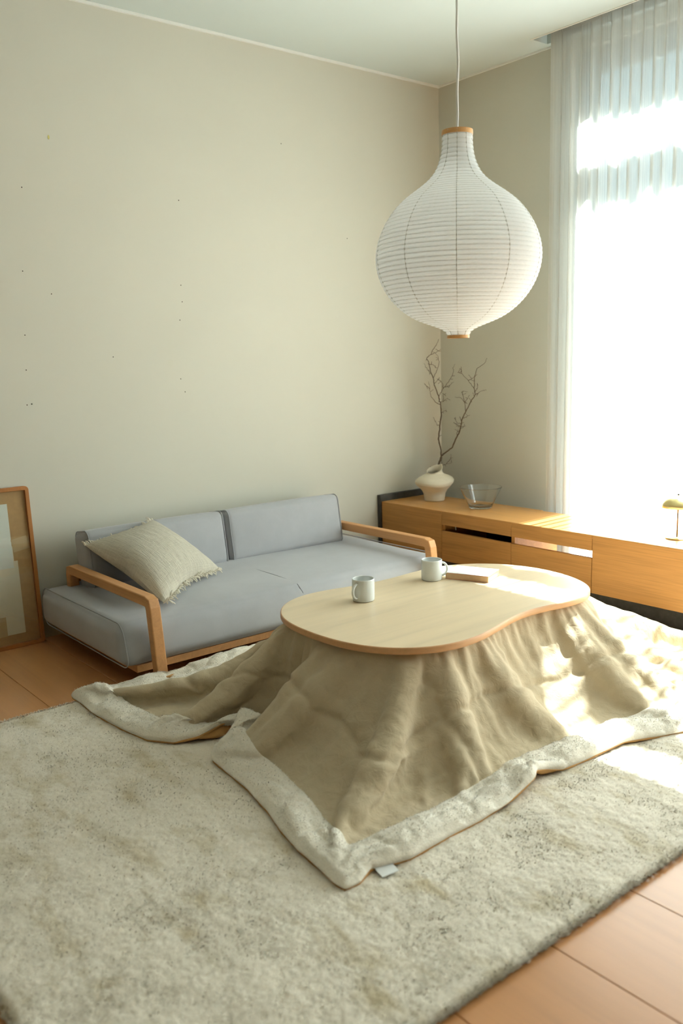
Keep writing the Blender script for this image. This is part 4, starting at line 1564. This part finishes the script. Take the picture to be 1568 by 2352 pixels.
def noise2(A, B, scale, seed):
    """cheap value noise on arrays of plane coordinates, about -1..1"""
    r = np.random.default_rng(seed)
    g = r.random((128, 128)) * 2 - 1
    u, v = A * scale, B * scale
    iu, iv = np.floor(u).astype(int), np.floor(v).astype(int)
    fu, fv = u - iu, v - iv
    fu = fu * fu * (3 - 2 * fu)
    fv = fv * fv * (3 - 2 * fv)
    G = lambda a, b: g[a % 128, b % 128]
    return (G(iv, iu) * (1 - fu) + G(iv, iu + 1) * fu) * (1 - fv) + (G(iv + 1, iu) * (1 - fu) + G(iv + 1, iu + 1) * fu) * fv

def normals(P):
    du = np.gradient(P, axis=1)
    dv = np.gradient(P, axis=0)
    n = np.cross(du, dv)
    n /= np.linalg.norm(n, axis=-1)[..., None] + 1e-12
    n[n[..., 2] < 0] *= -1
    return n

def quilt():
    X, Y, sd, P = drape()
    ny, nx = X.shape
    e = np.minimum(np.minimum(X - FX0, FX1 - X), np.minimum(Y - FY0, FY1 - Y))
    N = normals(P)
    for _ in range(2):                                     # soften normals
        N = (N + np.roll(N, 1, 0) + np.roll(N, -1, 0) + np.roll(N, 1, 1) + np.roll(N, -1, 1))
        N /= np.linalg.norm(N, axis=-1)[..., None]
    BW = 0.135
    free = np.clip(sd / 0.05, 0, 1)
    # quilting seams: a ring and two cross lines, puckered
    wob = 0.020 * noise2(X, Y, 9, 1) + 0.012 * noise2(X, Y, 22, 2)
    ring = np.abs(e - 0.37 + wob)
    l1 = np.abs(X + 2.33 + wob)
    l2 = np.abs(X + 1.37 + wob)
    l3 = np.abs(Y + 1.72 + wob)
    ds = np.minimum(np.minimum(ring, l1), np.minimum(l2, l3))
    groove = -0.009 * np.exp(-(ds / 0.010) ** 2) + 0.005 * np.exp(-((ds - .035) / 0.03) ** 2)
    pucker = 0.004 * np.exp(-(ds / 0.07) ** 2) * noise2(X, Y, 34, 3)
    wr = 0.0035 * noise2(X + .3 * Y, Y - .2 * X, 14, 4) + 0.0022 * noise2(X - .5 * Y, Y + .4 * X, 30, 5) + 0.0014 * noise2(X, Y, 60, 6)
    ridge = 1 - np.abs(noise2(X + .2 * Y, Y, 11, 7))
    wr += 0.006 * np.clip(ridge - .82, 0, 1) / .18 * .6
    top = P + N * ((groove + pucker + wr) * free + 0.004)[..., None]
    root = empty('kotatsu_quilt', (TC[0], TC[1], 0))
    loc = np.array([TC[0], TC[1], 0])
    idx = np.arange(nx * ny).reshape(ny, nx)
    q = np.stack([idx[:-1, :-1], idx[:-1, 1:], idx[1:, 1:], idx[1:, :-1]], -1)
    ec = (e[:-1, :-1] + e[1:, 1:]) / 2
    sdc = sd[:-1, :-1]
    def build(name, pts, mask, mat, sub=1):
        f = q[mask].reshape(-1, 4)
        used = np.unique(f)
        mp = -np.ones(nx * ny, int)
        mp[used] = np.arange(len(used))
        o = mesh_obj(name, pts.reshape(-1, 3)[used] - loc, mp[f], mat, root, True)
        if sub:
            m = o.modifiers.new('subsurf', 'SUBSURF')
            m.levels = sub
            m.render_levels = sub
        return o
    build('linen_cover', top, (ec > BW - .022), 'linen', 1)
    low = P - N * 0.007
    low[..., 2] = np.maximum(low[..., 2], RUGZ + 0.0005)
    low[..., 2] = np.where(e < .001, np.minimum(low[..., 2], P[..., 2] - .004), low[..., 2])
    # push lining hem slightly outward so that it shows as a tan edge
    lin_p = low.copy()
    out = P - np.roll(P, 0, 0)
    build('lining', lin_p, (ec < .04), 'lining', 0)
    # fleece border
    ph = np.arctan2(Y - TC[1], X - TC[0])
    t = np.clip(e / BW, 0, 1)
    lump = 1 + 0.30 * noise2(X, Y, 7, 11) + 0.22 * noise2(X, Y, 17, 12)
    tt = 0.10 + 0.90 * t
    prof = np.clip(1 - np.abs(2 * tt - 1) ** 2.6, 0, 1) ** 0.6
    puff = 0.036 * prof * lump + 0.0022 * noise2(X, Y, 85, 13) * (prof > 0.05) + 0.0016 * noise2(X, Y, 170, 14)
    # scrunches running across the band
    al = np.where(np.abs(X - FX0) < BW, Y, np.where(np.abs(X - FX1) < BW, Y, X))
    puff -= 0.010 * prof * np.clip(1 - np.abs(noise2(al, 0.25 * t, 13, 15)) / .22, 0, 1)
    NB = N * 0.45 + np.array([0, 0, 0.55])
    NB /= np.linalg.norm(NB, axis=-1)[..., None]
    puff *= np.where(FX1 - X < BW, .5, 1.0)
    bt = P + NB * (puff - 0.001)[..., None]
    r = np.random.default_rng(77)
    cj, ci = np.nonzero(ec < BW * .97)
    pick = r.integers(0, len(cj), 70000)
    fu, fv = r.random((2, 70000, 1))
    j, i = cj[pick], ci[pick]
    root_p = (bt[j, i] * (1 - fu) + bt[j, i + 1] * fu) * (1 - fv) + (bt[j + 1, i] * (1 - fu) + bt[j + 1, i + 1] * fu) * fv
    dirs = N[j, i] * .8 + r.normal(0, .55, (70000, 3))
    dirs[:, 2] = np.abs(dirs[:, 2])
    dirs /= np.linalg.norm(dirs, axis=1)[:, None]
    fib = tri_obj('fleece_fibres', blades(root_p - loc - N[j, i] * .001, dirs, .0048, .0018, 6, N[j, i]), 'fleece', root, N[j, i])
    fib['kind'] = 'stuff'
    # outer roll of the border down to the floor
    per = [(0, i) for i in range(nx)] + [(j, nx - 1) for j in range(1, ny)] + [(ny - 1, i) for i in range(nx - 2, -1, -1)] + [(j, 0) for j in range(ny - 2, 0, -1)]
    H_ = np.array([P[a] for a in per])
    nxt = np.roll(H_, -1, 0) - np.roll(H_, 1, 0)
    nxt /= np.linalg.norm(nxt, axis=1)[:, None] + 1e-9
    outw = np.stack([nxt[:, 1], -nxt[:, 0], 0 * nxt[:, 0]], -1)
    outw /= np.linalg.norm(outw, axis=1)[:, None] + 1e-9
    m = len(H_)
    rv = 0.0095 * (1 + 0.2 * smooth1(m, 120, 31) + .1 * smooth1(m, 300, 32))
    lowz = H_ + np.array([0, 0, -.003])
    bi = np.array([a_ * nx + b_ for a_, b_ in per])
    Tp = bt.reshape(-1, 3)[bi]
    f = q[ec < BW].reshape(-1, 4)
    used = np.unique(f)
    mp = -np.ones(nx * ny, int)
    mp[used] = np.arange(len(used))
    VV = [bt.reshape(-1, 3)[used]]
    ids = [mp[bi]]
    for k_, s_ in enumerate(np.linspace(0, 1, 5)[1:]):
        VV.append(Tp * (1 - s_) + lowz * s_ + outw * (rv * math.sin(PI * (.06 + .80 * s_)))[:, None])
        ids.append(len(used) + k_ * m + np.arange(m))
    fe = [np.stack([ids[k_], ids[k_ + 1], np.roll(ids[k_ + 1], -1), np.roll(ids[k_], -1)], -1) for k_ in range(4)]
    o = mesh_obj('fleece_border', np.concatenate(VV) - loc, np.concatenate([mp[f]] + fe), 'fleece', root, True)
    md = o.modifiers.new('subsurf', 'SUBSURF')
    md.levels = 1
    md.render_levels = 1
    V, F = tube(H_ + outw * .003 + np.array([0, 0, -.0045]), 0.0034 * (1 + 0.35 * smooth1(m, 200, 33)), 8, True)
    mesh_obj('hem_piping', V - loc, F, 'lining', root, True)
    # care label by the front corner
    a = np.array([-2.835, -2.513, .030]); d1 = np.array([.050, -.006, 0.0]); d2 = np.array([-.010, -.062, -.006])
    V = []
    for s in (0, .0012):
        V += [a + [0, 0, s], a + d1 + [0, 0, s], a + d1 + d2 + [0, 0, s - .003], a + d2 + [0, 0, s - .003]]
    V = np.array(V) - loc
    mesh_obj('care_label', V, [(3, 2, 1, 0), (4, 5, 6, 7), (0, 1, 5, 4), (1, 2, 6, 5), (2, 3, 7, 6), (3, 0, 4, 7)], 'label', root)
    tag(root, 'beige linen quilt with a cream fleece border draped under the tabletop', 'quilt')
quilt()

# ------------------------------------------------------------------ mugs and book
def mug(x, y, ang, label, s=1.0):
    root = empty('mug', (x, y, TZ + .0005))
    root.rotation_euler = (0, 0, ang)
    r, h = 0.0415 * s, 0.083 * s
    prof = [(0, 0.0), (r - .005, 0.0), (r - .002, 0.0015), (r - .0005, 0.006), (r, 0.02), (r, h - .004), (r - .0008, h), (r - .003, h), (r - .0038, h - .003), (r - .0038, 0.01), (r - .008, 0.006), (0, 0.006)]
    V, F = lathe(prof, 64)
    mesh_obj('cup', V, F, 'ceramic', root, True)
    t = np.linspace(-PI / 2 - .15, PI / 2 + .15, 22)
    hz = h * .50
    P = np.stack([r - .004 + .024 * np.clip(np.cos(t) + .12, 0, 2), 0 * t, hz + .026 * s * np.sin(t)], -1)
    V, F = tube(P, .0046, 10)
    V[:, 1] *= 1.15
    mesh_obj('handle', V, F, 'ceramic', root, True)
    tag(root, label, 'mug', 'mugs on the low table')
mug(-2.100, -1.650, math.atan2(-.23, -.96), 'white ceramic mug standing alone, handle turned away from the book')
mug(-1.707, -1.612, math.atan2(-.45, .80), 'white ceramic mug with its handle over the paperback book')

def book():
    A = np.array([-1.659, -1.640]); Bq = np.array([-1.595, -1.803]); Cq = np.array([-1.443, -1.765])
    u = Bq - A
    ang = math.atan2(u[1], u[0])
    L = 0.182
    W_ = 0.128
    un = u / np.linalg.norm(u)
    vn = np.array([-un[1], un[0]])
    c = A + un * L / 2 + vn * W_ / 2
    root = empty('book', (c[0], c[1], TZ + .0005))
    root.rotation_euler = (0, 0, ang)
    def pb(name, x0, x1, y0, y1, z0, z1, mat, bev=0.0006):
        o = box(name, x0, x1, y0, y1, z0, z1, mat, None, bev, 1)
        o.parent = root
        return o
    l, w, t = L / 2, W_ / 2, 0.025
    pb('pages', -l + .001, l - .001, -w + .001, w - .001, .001, t - .0012, 'paperback')
    pb('back_cover', -l, l, -w, w, 0, .001, 'cover_edge')
    pb('front_cover', -l, l, -w, w, t - .0002, t + .0012, 'cover')
    pb('endpaper', -l, l, -w, w, t - .0014, t - .0002, 'cover_edge')
    tag(root, 'white-covered paperback book with a coral edge on the table', 'book')
book()
